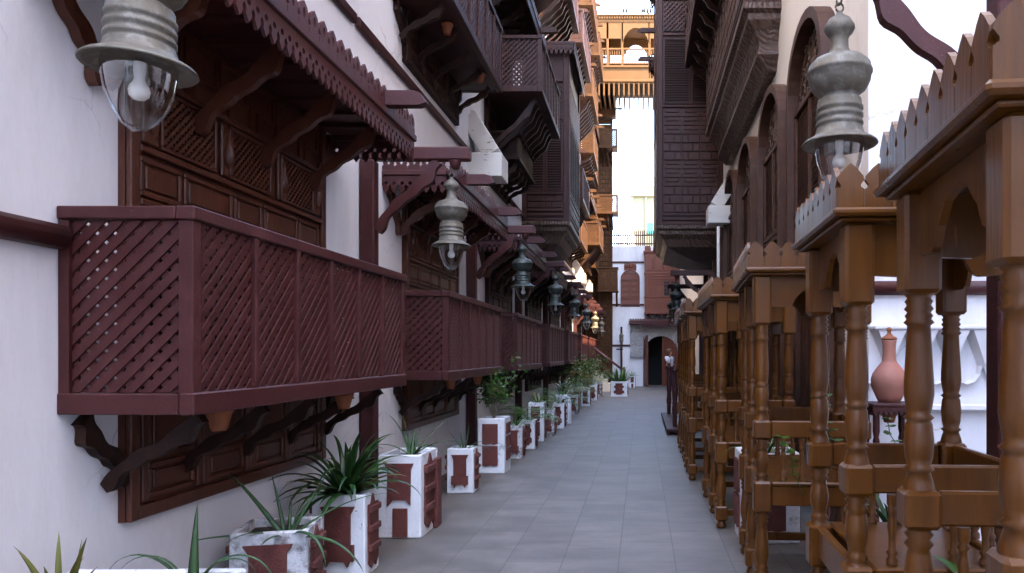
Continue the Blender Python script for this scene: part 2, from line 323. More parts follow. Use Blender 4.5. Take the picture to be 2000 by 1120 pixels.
def balcony(parent, u, z, d=.59, L=2.78, h=.9, mt='maroon', panels=6, detailed=False, brk=5, brk_h=.36, far=False):
    def fr():
        m=MB(); a_=.065
        m.box(0,L,-d,0,0,.05)
        for (x0,x1) in ((0,a_),(L-a_,L)):
            m.bbox(x0,x1,-d,-d+a_,.052,h-.062,.004); m.box(x0,x1,-.05,-.003,.052,h-.062)
        m.bbox(-.012,L+.012,-d-.012,-d+a_+.004,h-.06,h,.006)          # top rail front
        for x0 in (-.012,L-a_): m.bbox(x0,x0+a_+.012,-d+a_+.006,-.002,h-.058,h-.002,.005)
        m.bbox(-.010,L+.010,-d-.010,-d+a_-.01,-.012,.085,.006)
        for x0 in (-.010,L-a_+.01): m.bbox(x0,x0+a_,-d+a_-.004,-.002,-.010,.083,.005)
        for k in range(1,panels):
            x=a_+(L-2*a_)*k/panels; m.bbox(x-.018,x+.018,-d-.010,-d+.045,.087,h-.062,.004)
        return m.mesh('balcony',mt)
    me=cached(('balc',d,L,h,mt,panels),fr)
    b=place('balcony',me,parent,(u,0,z)); q=random.Random(int(u*31+z*17)); b.rotation_euler=(R(q.uniform(-.3,.3)),R(q.uniform(-.25,.25)),R(q.uniform(-.25,.25)))
    pw=(L-.13)/panels
    if detailed:
        pm=cached(('lat',round(pw,3),h,mt), lambda: lattice(MB(),0,pw-.038,.087,h-.062,.056,.033,.009).mesh('lattice_panel',mt))
        em=cached(('latE',d,h,mt), lambda: lattice(MB(),.055,d-.07,.087,h-.062,.056,.038,.010).mesh('lattice_panel',mt))
        for k in range(panels): place('lattice_panel',pm,b,(.065+pw*k+.019,-d+.012,0))
        place('lattice_panel',em,b,(.012,0,0),R(-90))
        place('lattice_panel',em,b,(L-.015,0,0),R(-90))
    else:
        def al():
            m=MB()
            m.M=T(0,-d+.012,0); lattice(m,.065,L-.065,.087,h-.062,.060,.036,.010)
            for x in (.012,L-.03): m.M=T(x,0,0)@ROTF; lattice(m,.055,d-.07,.087,h-.062,.058,.034,.010)
            return m.mesh('lattice',mt)
        place('lattice',cached(('latA',d,L,h,mt),al),b,(0,0,0))
    bm_='brown'
    us=[.25+(L-.5)*k/(brk-1) for k in range(brk)]
    if detailed:
        me=brace((.03,-brk_h),(d*.80,-.02),.065,.05,'bracket',bm_,.035)
        for x in us: place('bracket',me,b,(x,0,-.014))
        we=brace((0,-brk_h),(.26,-.02),.075,.05,'bracket',bm_,.04)
        o=place('bracket',we,b,(.36,-.03,-.014),R(-90)); o=place('bracket',we,b,(L-.36,-.03,-.014),R(90))
    else:
        rows(b,us,-.014,('brow',d,L,brk,brk_h),(.03,-brk_h),(d*.86,-.03),.075,.05,far)
    return b
def raised(m, x0,x1,z0,z1,y=-.05,b=.028,t=.016,field=True):
    """moulded rectangular panel"""
    m.bbox(x0,x1,y-t,y+.004,z0,z0+b,.005); m.bbox(x0,x1,y-t,y+.004,z1-b,z1,.005)
    m.bbox(x0,x0+b,y-t+.001,y+.004,z0+b,z1-b,.005); m.bbox(x1-b,x1,y-t+.001,y+.004,z0+b,z1-b,.005)
    if field and x1-x0>b*3 and z1-z0>b*3: m.bbox(x0+b*1.5,x1-b*1.5,y-t*.8,y+.004,z0+b*1.5,z1-b*1.5,.008)
def keyp(m,x0,x1,z0,z1,y=-.05,t=.016):
    w=x1-x0; h=z1-z0; b=.02
    m.box(x0,x0+b,y-t,y+.004,z0,z1); m.box(x0+b,x1,y-t,y+.004,z1-b,z1)
    m.box(x1-b,x1,y-t,y+.004,z0+h*.35,z1-b); m.box(x0+w*.3,x1-b,y-t,y+.004,z0+h*.35,z0+h*.35+b); m.box(x0+w*.3,x0+w*.3+b,y-t,y+.004,z0,z0+h*.35)
def louvres(m,x0,x1,z0,z1,y,n,t=.03,tilt=.012,fr=.025):
    m.box(x0,x1,y-.012,y+.02,z0,z0+fr); m.box(x0,x1,y-.012,y+.02,z1-fr,z1); m.box(x0,x0+fr,y-.012,y+.02,z0+fr,z1-fr); m.box(x1-fr,x1,y-.012,y+.02,z0+fr,z1-fr)
    zz=z0+fr; dz=(z1-z0-2*fr)/n
    for k in range(n):
        a_=zz+dz*(k+.5)
        m.add([(x0+fr,y-.01,a_-tilt),(x1-fr,y-.01,a_-tilt),(x1-fr,y+.018,a_+tilt),(x0+fr,y+.018,a_+tilt),
               (x0+fr,y-.01,a_-tilt+.006),(x1-fr,y-.01,a_-tilt+.006),(x1-fr,y+.018,a_+tilt+.006),(x0+fr,y+.018,a_+tilt+.006)],
              [(0,3,2,1),(4,5,6,7),(0,1,5,4),(1,2,6,5),(2,3,7,6),(3,0,4,7)])
def window(parent, u, z, detailed=False, mt='redwood', W=2.16, H=2.60):
    """tall wooden screen window; local z 0 = sill"""
    def base():
        m=MB(); m.box(0,W,-.035,0,0,H)
        for x in (0,W-.07): m.bbox(x,x+.07,-.065,-.036,0,H,.006)
        m.bbox(.071,W-.071,-.063,-.036,0,.07,.006)
        m.bbox(.071,W-.071,-.075,-.036,.66,.72,.006)
        for zz in (1.56,1.83,2.21): m.bbox(.071,W-.071,-.068,-.036,zz,zz+.035,.006)
        x=.09; ws=[.30,.43,.30,.43,.30]; k=(W-.18-.02*4)/sum(ws)
        for w_ in ws: raised(m,x,x+w_*k,1.61,1.81,-.036); x+=w_*k+.02
        n=8; s_=(W-.18)/n                      # narrow carved strips between fretwork squares
        for cx in (.09,.09+2.667*s_*1.02,.09+5.333*s_*1.01,W-.09-.12):
            m.bbox(cx+.005,cx+.125,-.058,-.036,1.88,2.19,.01); m.lathe([(0.0,-.10),(.03,-.07),(.034,0),(.02,.05),(.02,.09),(0,.11)],cx+.065,-.062,2.03,10,False)
        x=.1; kk=6; ww=(W-.2)/kk
        for i in range(kk): keyp(m,x+i*ww+.01,x+(i+1)*ww-.01,2.26,2.56,-.036)
        for i in range(4):                      # lower shutters, raised panels
            x0=.085+i*(W-.17)/4; x1=x0+(W-.17)/4
            m.bbox(x0+.004,x0+.05,-.06,-.036,.08,.655,.005); m.bbox(x1-.05,x1-.004,-.06,-.036,.08,.655,.005)
            raised(m,x0+.06,x1-.06,.09,.27,-.036); raised(m,x0+.06,x1-.06,.29,.645,-.036)
        return m.mesh('window',mt)
    wo=place('window',cached(('win',mt,W,H),base),parent,(u,0,z))
    fw=(W-.18-4*.13)/3
    def fret(): 
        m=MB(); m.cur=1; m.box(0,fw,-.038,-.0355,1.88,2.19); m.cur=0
        m.bbox(0,fw,-.07,-.039,1.875,1.895,.004); m.bbox(0,fw,-.07,-.039,2.175,2.195,.004); m.bbox(0,.02,-.069,-.039,1.896,2.174,.004); m.bbox(fw-.02,fw,-.069,-.039,1.896,2.174,.004)
        m.M=T(0,-.058,0); lattice(m,.02,fw-.02,1.895,2.175,.034,.017,.008); return m.mesh('fretwork',mt,'black')
    fm=cached(('fret',mt,fw),fret)
    def shut():
        m=MB(); ww=(W-.17)/4-.02
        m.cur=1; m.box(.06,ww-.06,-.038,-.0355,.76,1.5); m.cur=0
        m.bbox(0,.05,-.062,-.036,.735,1.545,.005); m.bbox(ww-.05,ww,-.062,-.036,.735,1.545,.005)
        m.bbox(.051,ww-.051,-.062,-.036,.735,.775,.005); m.bbox(.051,ww-.051,-.061,-.036,1.12,1.16,.005)
        pts=[(.051,1.545),(.051,1.45)]
        k=5; sw=(ww-.102)/k
        for i in range(k):
            for q in range(1,6): pts.append((.051+sw*(i+q/5), 1.45-.0+.03*abs(math.sin(math.pi*q/5))))
        pts.append((ww-.051,1.545)); m.prism(pts,-.061,-.036)
        for (a_,b_) in ((.78,1.115),(1.165,1.5)):
            for q in range(7):
                zz=a_+(b_-a_)*(q+.5)/7; m.box(.052,ww-.052,-.056+.0,-.040,zz-.012,zz+.010)
        return m.mesh('shutter',mt,'black')
    sm_=cached(('shut',mt,W),shut)
    for i in range(3): place('fretwork',fm,wo,(.09+.13+i*(fw+.13),0,0))
    for i in range(4): place('shutter',sm_,wo,(.095+i*(W-.17)/4,0,0))
    return wo
def canopy(parent, u, z, d=.66, L=3.0, mt='maroon', detailed=False, brk=4, rafters=(.65,2.35), reach=.5, far=False):
    """z = underside of rail"""
    def roof():
        m=MB()
        m.box(0,L,-d+.02,-.002,.045,.075)
        m.bbox(-.02,L+.02,-d-.03,-d+.02,.0,.055,.008)
        m.bbox(-.025,.03,-d+.024,-.004,.0,.052,.008); m.bbox(L-.03,L+.025,-d+.024,-.004,.0,.052,.008)
        k=int(L/.28)
        for i in range(1,k): m.box(i*L/k-.025,i*L/k+.025,-d+.025,-.003,.012,.044)
        return m.mesh('canopy',mt,'maroon_dark')
    c=place('canopy',cached(('can',d,L,mt),roof),parent,(u,0,z))
    def val():
        m=MB(); tooth_row(m,L,y=-d-.005)
        m.M=T(0,0,0)@ROTF; tooth_row(m,d-.03,y=.005)
        m.M=T(L-.01,0,0)@ROTF; tooth_row(m,d-.03,y=.005); return m.mesh('valance',mt)
    place('valance',cached(('val',d,L,mt),val),c,(0,0,-.002))
    def cr():
        m=MB(); picket_row(m,L,y=-d-.01)
        m.M=ROTF; picket_row(m,d-.03,y=.005); m.M=T(L-.01,0,0)@ROTF; picket_row(m,d-.03,y=.005); return m.mesh('picket_crest',mt)
    place('picket_crest',cached(('crs',d,L,mt),cr),c,(0,0,.057))
    rm=cached(('raf',d,mt), lambda: MB().prism([(-d-.32,.02),(-d-.27,.09),(-d-.22,.105),(0,.105),(0,0),(-d-.26,0)],-.045,.045,'yz').mesh('rafter',mt))
    for r_ in rafters: place('rafter',rm,c,(r_,0,.062))
    us=[.42+(L-.9)*k/(brk-1) for k in range(brk)]
    if detailed:
        me=brace((.05,-reach),(d*.82,-.01),.080,.05,'bracket','redwood',.04)
        for x in us: place('bracket',me,c,(x,0,-.002))
        we=brace((0,-reach),(.30,-.02),.085,.05,'bracket','redwood',.04)
        place('bracket',we,c,(.42,-.03,-.002),R(-90)); place('bracket',we,c,(L-.42,-.03,-.002),R(90))
    else:
        rows(c,us,-.002,('crow',d,L,brk,reach),(.05,-reach),(d*.82,-.01),.09,.054,far)
    return c
def relief_blocks(m,x0,x1,z0,z1,y=0,seed=1):
    """interlocking raised bricks and L shapes"""
    rnd=random.Random(seed); W=x1-x0; n=max(2,round(W/.42)); cw=W/n; rows=max(2,round((z1-z0)/.2)); rh=(z1-z0)/rows
    for r_ in range(rows):
        mode=(r_//3)%2
        for c in range(n):
            a_=x0+c*cw; b=.012
            if mode==0:
                if (r_+c)%2: m.bbox(a_+b,a_+cw*.34,y-.028,y+.003,z0+r_*rh+b,z0+(r_+1)*rh-b,.012); m.bbox(a_+cw*.34+b,a_+cw-b,y-.028,y+.003,z0+r_*rh+b,z0+(r_+1)*rh-b,.012)
                else: m.bbox(a_+b,a_+cw*.6,y-.028,y+.003,z0+r_*rh+b,z0+(r_+1)*rh-b,.012); m.bbox(a_+cw*.6+b,a_+cw-b,y-.028,y+.003,z0+r_*rh+b,z0+(r_+1)*rh-b,.012)
            else:
                for q in range(2):
                    h2=rh/2; off=.25*cw if q else 0
                    m.bbox(a_+b+off*.5,a_+cw-b-off*.5,y-.022,y+.003,z0+r_*rh+q*h2+.01,z0+r_*rh+(q+1)*h2-.01,.008)
def oriel(parent, u0,u1, z0,z1, d, mt='purple_wood', zp=None, zl=None, seed=1):
    """projecting wooden bay: corbelled foot, relief panels, louvred windows, lattice top, toothed cornice"""
    L=u1-u0; H=z1-z0
    m=MB(); m.box(0,L,-d,0,0,H)
    zl_=zl-z0; 
    for (mm,w_) in ((T(0,-d,0),L),(ROTF,d),(T(L,-d,0)@ROTB,d)):
        m.M=mm
        for x in (0.0,w_-.09): m.bbox(x-.006,x+.096,-.035,.006,0,H,.01)
        for zz in (0,.10,.2,zl_-.05,zl_+1.55,zl_+2.35): 
            if zz<H-.1: m.bbox(.10,w_-.10,-.04,.004,zz,zz+.055,.01)
        relief_blocks(m,.11,w_-.11,.27,zl_-.07,-.0,seed)
    o=m.obj('oriel',mt,parent,(u0,0,z0))
    def lv(w_):
        m=MB(); n=max(1,round(w_/.5)); cw=w_/n
        for i in range(n):
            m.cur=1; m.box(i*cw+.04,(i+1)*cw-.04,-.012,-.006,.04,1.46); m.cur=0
            louvres(m,i*cw+.02,(i+1)*cw-.02,.03,1.48,-.03,26)
        return m.mesh('louvre_shutter',mt,'black')
    def lt(w_,h=.7):
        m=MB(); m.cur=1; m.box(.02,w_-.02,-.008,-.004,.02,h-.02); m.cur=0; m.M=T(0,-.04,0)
        lattice(m,.02,w_-.02,.02,h-.02,.075,.04,.012); return m.mesh('lattice',mt,'black')
    for (loc,rz,w_) in (((.1,-d,zl_),0,L-.2),((0,-.1,zl_),R(-90),d-.2),((L,-d+.1,zl_),R(90),d-.2)):
        place('louvre_shutter',lv(w_),o,loc,rz)
        if zl_+2.35<H: place('lattice',lt(w_),o,(loc[0],loc[1],zl_+1.62),rz)
    # corbel foot
    m=MB(); pr=[(d+.05,0),(d+.05,-.08),(d-.02,-.12),(d-.02,-.2),(d-.12,-.3),(d-.2,-.46),(d*.62,-.6),(d*.4,-.7),(.12,-.78)]
    for i in range(len(pr)-1):
        (a_,za),(b_,zb)=pr[i],pr[i+1]
        ia=(d+.05-a_)*.9; ib=(d+.05-b_)*.9
        m.add([(-.05+ia,-a_,za),(L+.05-ia,-a_,za),(L+.05-ia,0,za),(-.05+ia,0,za),(-.05+ib,-b_,zb),(L+.05-ib,-b_,zb),(L+.05-ib,0,zb),(-.05+ib,0,zb)],
              [(0,1,5,4),(1,2,6,5),(3,0,4,7),(4,5,6,7)])
    m.add([(-.05,-d-.05,0),(L+.05,-d-.05,0),(L+.05,0,0),(-.05,0,0)],[(0,1,2,3)])
    place('corbel',m.mesh('corbel','carved_dark'),o,(0,0,-.003))
    # cornice
    m=MB(); m.bbox(-.14,L+.14,-d-.16,-.002,0,.07,.01); m.bbox(-.08,L+.08,-d-.09,-.002,-.1,-.003,.01)
    for sgn in (0,1): pass
    m.M=T(-.13,-d-.14,-.002); tooth_row(m,L+.26,.1,.2); m.M=T(-.13,0,-.002)@ROTF; tooth_row(m,d+.12,.1,.2); 
    place('cornice',m.mesh('cornice',mt),o,(0,0,H+.003))
    return o
def ac_box(x,y,side,group,label):
    """pale wooden box ledge with a leaning crenellated box on it; side +1 = projects to +x"""
    w=.5; m=MB(); m.bbox(0,w,-.25,.25,0,.34,.008); m.box(.03,w-.03,-.22,.22,.34,.352)
    o=m.obj('box_ledge','white_paint',None,(x,y,4.16),0 if side>0 else math.pi)
    m=MB(); m.bbox(-.13,.13,-.2,.2,0,.62,.008)
    for k in range(4): m.prism([(-.2+k*.1,.62),(-.1+k*.1,.62),(-.1+k*.1,.65),(-.15+k*.1,.70),(-.2+k*.1,.65)],-.12,-.09,'yz')
    for k in range(3): m.prism([(-.13+k*.087,.62),(-.043+k*.087,.62),(-.043+k*.087,.65),(-.087+k*.087,.70),(-.13+k*.087,.65)],-.2,-.18)
    m.box(-.1,.1,-.212,-.201,.05,.55)
    b=m.obj('leaning_box','white_paint',o,(.33,0,.352)); b.rotation_euler=(0,R(-32),0)
    tag(o,label,'wall box',group)
    return o
# ------------------------------------------------------------------ ground
struct(MB().box(-400,400,-60,900,-.4,-.006).obj('ground','ground'))
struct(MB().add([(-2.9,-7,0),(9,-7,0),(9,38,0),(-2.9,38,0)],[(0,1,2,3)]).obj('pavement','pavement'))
# ------------------------------------------------------------------ left house
XW=-2.54
B0=[3.12,7.25,11.3,15.3,19.3,23.3,27.2,30.4]
LH=empty('carved_house','long white house with maroon lattice balconies down the left side','house',(XW,0,0),R(90))
HT=16.6
MB().box(-6,33.2,0,.5,-.3,HT).obj('wall','plaster',LH)
def log(u0,u1,z,r=.055,mt='maroon',nm='string_course',y=-.02):
    m=MB(); n=8; m.tube([(u0+(u1-u0)*i/n,y+.004*math.sin(i*2.1),z+.004*math.cos(i*1.7)) for i in range(n+1)],r,12); return m.obj(nm,mt,LH)
log(-5,3.105,2.055,.055)
for i in range(8):
    MB().bbox(B0[i]-.9 if i else -5,(B0[i+1]-.95 if i<7 else 33.2),-.05,-.001,4.45,4.545,.012).obj('string_course','maroon_dark',LH)
MB().bbox(-5,33.2,-.05,-.001,8.38,8.47,.012).obj('string_course','maroon_dark',LH)
MB().bbox(-6,33.2,-.12,.0,HT-.4,HT-.2,.02).obj('cornice','purple_wood',LH)
for i,u in enumerate(B0):
    det=i<3; fr_=i>3
    Lb=2.78 if i<7 else 2.3
    window(LH,u+.36,.73,mt='redwood' if i<2 else 'brown',W=2.16 if i<7 else 1.8)
    balcony(LH,u,1.296,.59,Lb,.9,'maroon',6,detailed=det, far=fr_)
    canopy(LH,u-.22,3.30,.66,3.0 if i<7 else 2.6,'maroon' if i<2 else 'maroon_dark',detailed=det, far=fr_)
    wmt='brown' if i<4 else 'ochre_sunlit_wood'; bmt='purple_wood' if i<5 else 'ochre_sunlit_wood'  # far bays switch to wood coloured as if sunlit
    # floor 2
    if i in (0,1,3,5,7):
        if i!=3:
            window(LH,u+.36,4.66,mt='brown' if i<4 else 'ochre_sunlit_wood',W=2.16 if i<7 else 1.8)
            balcony(LH,u,5.226,.59,Lb,.9,bmt,6,detailed=i<2, far=fr_)
            canopy(LH,u-.22,7.23,.66,3.0 if i<7 else 2.6,bmt, far=fr_)
        else:
            oriel(LH,u,u+2.5,4.39,8.1,.98,'purple_wood',zl=5.0)
    else:
        window(LH,u+.3,4.66,mt='brown' if i<4 else 'ochre_sunlit_wood')
        balcony(LH,u,5.70,.97,2.5,.88,bmt,6,brk=8,brk_h=1.02, far=fr_)
        canopy(LH,u-.22,7.5,.66,3.0,bmt, far=fr_)
        m=MB(); m.box(.0,1.7,-.48,0,0,.38); m.bbox(-.04,1.74,-.53,-.001,.38,.44,.01); m.bbox(-.04,1.74,-.53,-.001,-.05,-.002,.01)
        [wavy(m,(.04,-.42),(.44,-.055),.07,.15+q*.35,.20+q*.35) for q in range(5)]; m.bbox(.1,1.62,-.04,-.001,-.46,-.40,.01)
        for k in range(12): m.bbox(.02,1.68,-.496,-.481,.012+k*.030,.032+k*.030,.004)
        m.M=ROTF
        for k in range(12): m.bbox(.02,.46,-.014,-.001,.012+k*.030,.032+k*.030,.004)
        m.obj('shutter_box',wmt,LH,(u+.6,0,4.82))
    # upper floors
    if i in (1,2,6,7):
        window(LH,u+.36,8.59,mt=wmt,W=2.16 if i<7 else 1.8); balcony(LH,u,9.2,.75 if i<7 else .59,Lb,.9,bmt,6,brk=6,brk_h=.5, far=fr_); canopy(LH,u-.22,11.2,.66,3.0 if i<7 else 2.6,bmt, far=fr_)
    if i==3:
        window(LH,u+.3,8.9,mt=wmt); balcony(LH,u+.2,9.6,.97,2.5,.88,bmt,6,brk=8,brk_h=1.02, far=fr_)
    if i in (4,5):
        window(LH,u+.3,9.2,mt=wmt); balcony(LH,u,9.95,.97,2.9,.9,bmt,6,brk=8,brk_h=1.1, far=fr_); canopy(LH,u-.22,11.7,.66,3.0,bmt, far=fr_)
    if i>=3:
        window(LH,u+.3,12.3,mt=wmt,W=2.16 if i<7 else 1.8); balcony(LH,u,12.9,.97 if i in (5,6) else .59,Lb,.9,bmt,6,brk=8,brk_h=.9, far=fr_); canopy(LH,u-.22,14.9,.66,3.0 if i<7 else 2.6,bmt, far=fr_)
oname=['largest one, on the near left wall','second nearest one on the left wall','third one along the left wall','farthest one on the left wall']
for k,yy in enumerate((10.75,18.9,26.4,30.0)):
    ac_box(XW,yy,1,'pale wall boxes','pale wooden box with leaning top, '+oname[k])
for k,yy in enumerate((14.5,)):
    ac_box(1.835,yy,-1,'pale wall boxes on the right house','pale wooden box with leaning top on the right wall under the dark oriel')
# terracotta buckets below the balconies
def bucket(x,y,z,label):
    o=MB().lathe([(.0,-.115),(.036,-.115),(.040,-.10),(.058,-.03),(.060,-.024),(.066,-.022),(.066,0),(.0,0)],0,0,0,20,False).obj('terracotta_pot','terracotta',None,(x,y,z))
    return tag(o,label,'pot','terracotta pots fixed under the balconies')
bucket(-2.12,3.60,1.280,'orange terracotta pot under the near end of the nearest lattice balcony')
bucket(-2.08,5.02,1.280,'orange terracotta pot under the far end of the nearest lattice balcony')
bucket(-2.1,7.9,1.280,'terracotta pot under the near half of the second lattice balcony')
bucket(-2.1,9.2,1.280,'terracotta pot under the far half of the second lattice balcony')
bucket(-2.15,7.95,5.21,'terracotta pot on the underside of the big upper balcony, nearer the camera')
bucket(-2.1,9.35,5.21,'terracotta pot on the underside of the big upper balcony, at its far end')
# ------------------------------------------------------------------ lamp gallows and lanterns
def gallows_meshes(mt):
    def post(): 
        m=MB(); m.bbox(-.065,.065,-.065,.065,0,3.3,.01); return m.mesh('post',mt)
    def arm():
        m=MB(); m.bbox(-.065,.92,-.05,.05,3.302,3.42,.012); m.lathe([(.0,-.075),(.03,-.075),(.05,-.03),(.055,-.001),(.055,.0)],.78,0,3.30,14,False); return m.mesh('arm',mt)
    def br():
        return wavy(MB(),(.02,2.66),(.56,3.30),.085,-.03,.03,.05).mesh('brace',mt)
    return cached(('gp',mt),post),cached(('ga',mt),arm),cached(('gb',mt),br)
def gallows(x,y,side,label,mt='maroon',group='lamp gallows along the walls'):
    o=empty('lamp_bracket',label,'lamp bracket',(x,y,0),0 if side>0 else math.pi,group)
    p,a_,b=gallows_meshes(mt)
    place('post',p,o); place('arm',a_,o); place('brace',b,o,(.06,0,0),R(90))
    return o
CAPP=[(0,.605),(.012,.60),(.02,.585),(.05,.565),(.068,.535),(.070,.52),(.060,.50),(.045,.485),(.040,.47),(.042,.43),(.052,.405),(.075,.39),(.115,.375),(.140,.35),(.147,.322),(.150,.318),(.150,.308),(.145,.303),(.140,.27),(.122,.235),(.092,.212),(.080,.204),(.083,.198),(.098,.188),(.101,.18)]
for h in (.145,.11,.075): CAPP += [(.101,h+.012),(.108,h+.006),(.108,h-.006),(.102,h-.012)]
CAPP += [(.104,.055),(.110,.04),(.112,.025),(.125,.015),(.160,-.004),(.172,-.014),(.175,-.020),(.171,-.024),(.155,-.016),(.118,.004),(.10,.008),(.0,.012)]
def lantern(x,y,label,mt='metal',group='hanging lanterns along the alley',z=2.55,top=3.235):
    o=empty('hanging_lantern',label,'lantern',(x,y,z),0,group); q=random.Random(int(y*10)); o.rotation_euler=(R(q.uniform(-1.2,1.2)),R(q.uniform(-1.5,1.5)),q.uniform(0,6))
    place('lamp_cap',cached(('cap',mt),lambda: MB().lathe(CAPP,0,0,0,40,False).mesh('lamp_cap',mt)),o)
    place('glass_shade',cached('glass',lambda: MB().lathe([(.112,.0),(.113,-.02),(.110,-.06),(.100,-.11),(.080,-.165),(.052,-.21),(.022,-.236),(.0,-.24)],0,0,0,32,False).mesh('glass_shade','glass')),o)
    def bulb():
        m=MB(); m.lathe([(.018,.0),(.019,-.03),(.016,-.055),(.020,-.068),(.029,-.082),(.033,-.098),(.030,-.115),(.018,-.127),(0,-.131)],0,0,0,18,False); return m.mesh('bulb','bulb')
    place('bulb',cached('bulb',bulb),o)
    def ch():
        m=MB()
        def ring(cz,r,ax):
            pts=[]
            for k in range(13):
                t=2*math.pi*k/12; pts.append((r*math.sin(t) if ax==0 else 0, 0 if ax==0 else r*math.sin(t), cz+r*math.cos(t)))
            m.tube(pts,.005,6)
        ring(.622,.020,1); ring(.665,.030,0)
        m.tube([(0,0,.694),(0,0,top-z)],.004,6)
        return m.mesh('hook',mt)
    place('hook',cached(('hook',mt,top-z),ch),o)
    return o
ly=[2.46,6.5,10.45,14.45,18.55,22.6,26.8,31.2]
nm=['nearest','second','third','fourth','fifth','sixth','seventh','eighth']
desc=['large weathered lantern hanging at the top left corner over the nearest balcony','grey green lantern hanging in front of the second lattice balcony','green lantern with clear glass over the gap between second and third balcony']
for i,yy in enumerate(ly):
    lab=desc[i] if i<3 else f'{nm[i]} lantern from the camera in the receding row along the left wall'
    lantern(-1.72,yy,lab,'metal' if i in (0,1,6,7) else 'metal_green')
    gallows(XW+.075,yy,1,f'{nm[i]} wall post from the camera with a lamp arm on the left wall','maroon' if i<3 else 'maroon_dark')
lantern(.93,3.36,'large weathered grey lantern hanging above the carved booths on the right','metal')
gallows(1.71,3.36,-1,'maroon post with curly brace and lamp arm behind the nearest booths on the right','maroon')
lantern(.80,16.0,'dark lantern hanging beside the right wall in front of the end house','metal_black')
lantern(.84,19.2,'dark lantern half hidden right behind another on the right side','metal_black')
gallows(1.58,16.0,-1,'dark wooden lamp arm on the right side, nearer and higher of two','purple_wood')
gallows(1.62,19.2,-1,'dark wooden lamp arm on the right side, the farther and lower looking','purple_wood')
# ------------------------------------------------------------------ right house
XR=1.835
RH=empty('arched_house','white plastered house on the right with tall arched shutters and dark oriels above','house',(XR,0,0),R(-90))
def ru(y): return -y
MB().box(-13.5,-5.8,0,6,-.3,16.5).obj('wall','plaster_cream_shade',RH)
MB().box(-20,-13.51,0,6,-.3,11.0).obj('wall','plaster_cream_shade',RH)  # top stepped down to let sun onto the left facade
MB().box(-5.8,-5.78,.001,6,-.3,16.5).obj('plaster_face','plaster',RH)  # camera-facing side in lighter plaster than the shaded alley side
MB().box(-27.5,-20.01,0,6,-.3,9.0).obj('low_wall','plaster_cream_shade',RH)  # unseen height kept low so sun reaches the far left facade
MB().box(-34.4,-27.51,0,6,-.3,13.4).obj('far_wall','plaster_cream_shade',RH)  # unseen height set to shade the end wall and leave the bridge sunlit
# unseen houses added right of and behind the camera to block sun and sky
CH=empty('unseen_shade_house','unseen tall plastered house added on the right to block the sun','house',(3.35,0,0))
MB().box(0,5,-13,5.7,-.3,19).obj('wall','plaster',CH)
BH=empty('unseen_back_house','unseen plastered house added behind the camera to cut the sky light','house',(0,-13,0))  # added out of view to dim the near walls
MB().box(-9,6,-5,0,-.3,9).obj('wall','plaster',BH)
m=MB()
for xx in (-6,-3.2,-.4,2.4): raised(m,xx,xx+1.3,2,4.2,0,.1,.05); raised(m,xx,xx+1.3,6,8.2,0,.1,.05)
m.obj('window','brown',BH,(0,0,0),0).rotation_euler=(0,0,math.pi)
MB().box(-1.2,-.01,-9,-8,-.3,14).obj('sky_block_wall','plaster',CH)  # unseen tall slab added to dim the camera-facing plaster wall
m=MB()
for yy in (-7,-4,0): raised(m,yy,yy+1.6,2,4.2,0,.1,.05)
m.obj('window','brown',CH,(0,1,0),R(-90))
def arch_pts(w,h,hs,n=14):
    """outline with slightly pointed arch, width w, total h, spring at hs; centred on 0, bottom 0"""
    pts=[(-w/2,0)]
    for i in range(n+1):
        t=math.pi*(1-i/n); x=math.cos(t)*w/2; z=hs+(h-hs)*(math.sin(t)**.85 if 0<i<n else 0); pts.append((x,z))
    pts.append((w/2,0)); return pts
def arch_ring(m,w,h,hs,b,y0,y1,n=14,foot=0):
    o=arch_pts(w,h,hs,n); i_=arch_pts(w-2*b,h-b,hs,n)
    for k in range(len(o)-1):
        m.add([(o[k][0],y0,o[k][1]),(o[k+1][0],y0,o[k+1][1]),(i_[k+1][0],y0,i_[k+1][1]),(i_[k][0],y0,i_[k][1]),
               (o[k][0],y1,o[k][1]),(o[k+1][0],y1,o[k+1][1]),(i_[k+1][0],y1,i_[k+1][1]),(i_[k][0],y1,i_[k][1])],
              [(0,1,2,3),(4,7,6,5),(0,4,5,1),(2,6,7,3),(0,3,7,4),(1,5,6,2)])
def arch_window():
    m=MB(); arch_ring(m,1.62,5.06,4.3,.1,-.17,0); 
    m.prism([(x*.93,z) for x,z in arch_pts(1.5,4.97,4.28)],-.02,-.001)
    for zz in (4.22,3.1,3.02,2.1): m.bbox(-.71,.71,-.10,-.021,zz,zz+.07,.01)
    m.bbox(-.04,.04,-.095,-.021,2.17,4.21,.01); m.bbox(-.71,-.64,-.095,-.021,0,4.21,.01); m.bbox(.64,.71,-.095,-.021,0,4.21,.01)
    for x in (-.63,.05): 
        for k in range(30): zz=3.19+k*.034; m.box(x,x+.58,-.07,-.03,zz,zz+.014)
    for k in range(4):
        raised(m,-.63+k*.32,-.63+k*.32+.30,.1,2.05,-.022,.03,.02)
    return m.mesh('arch_window','arch_brown')
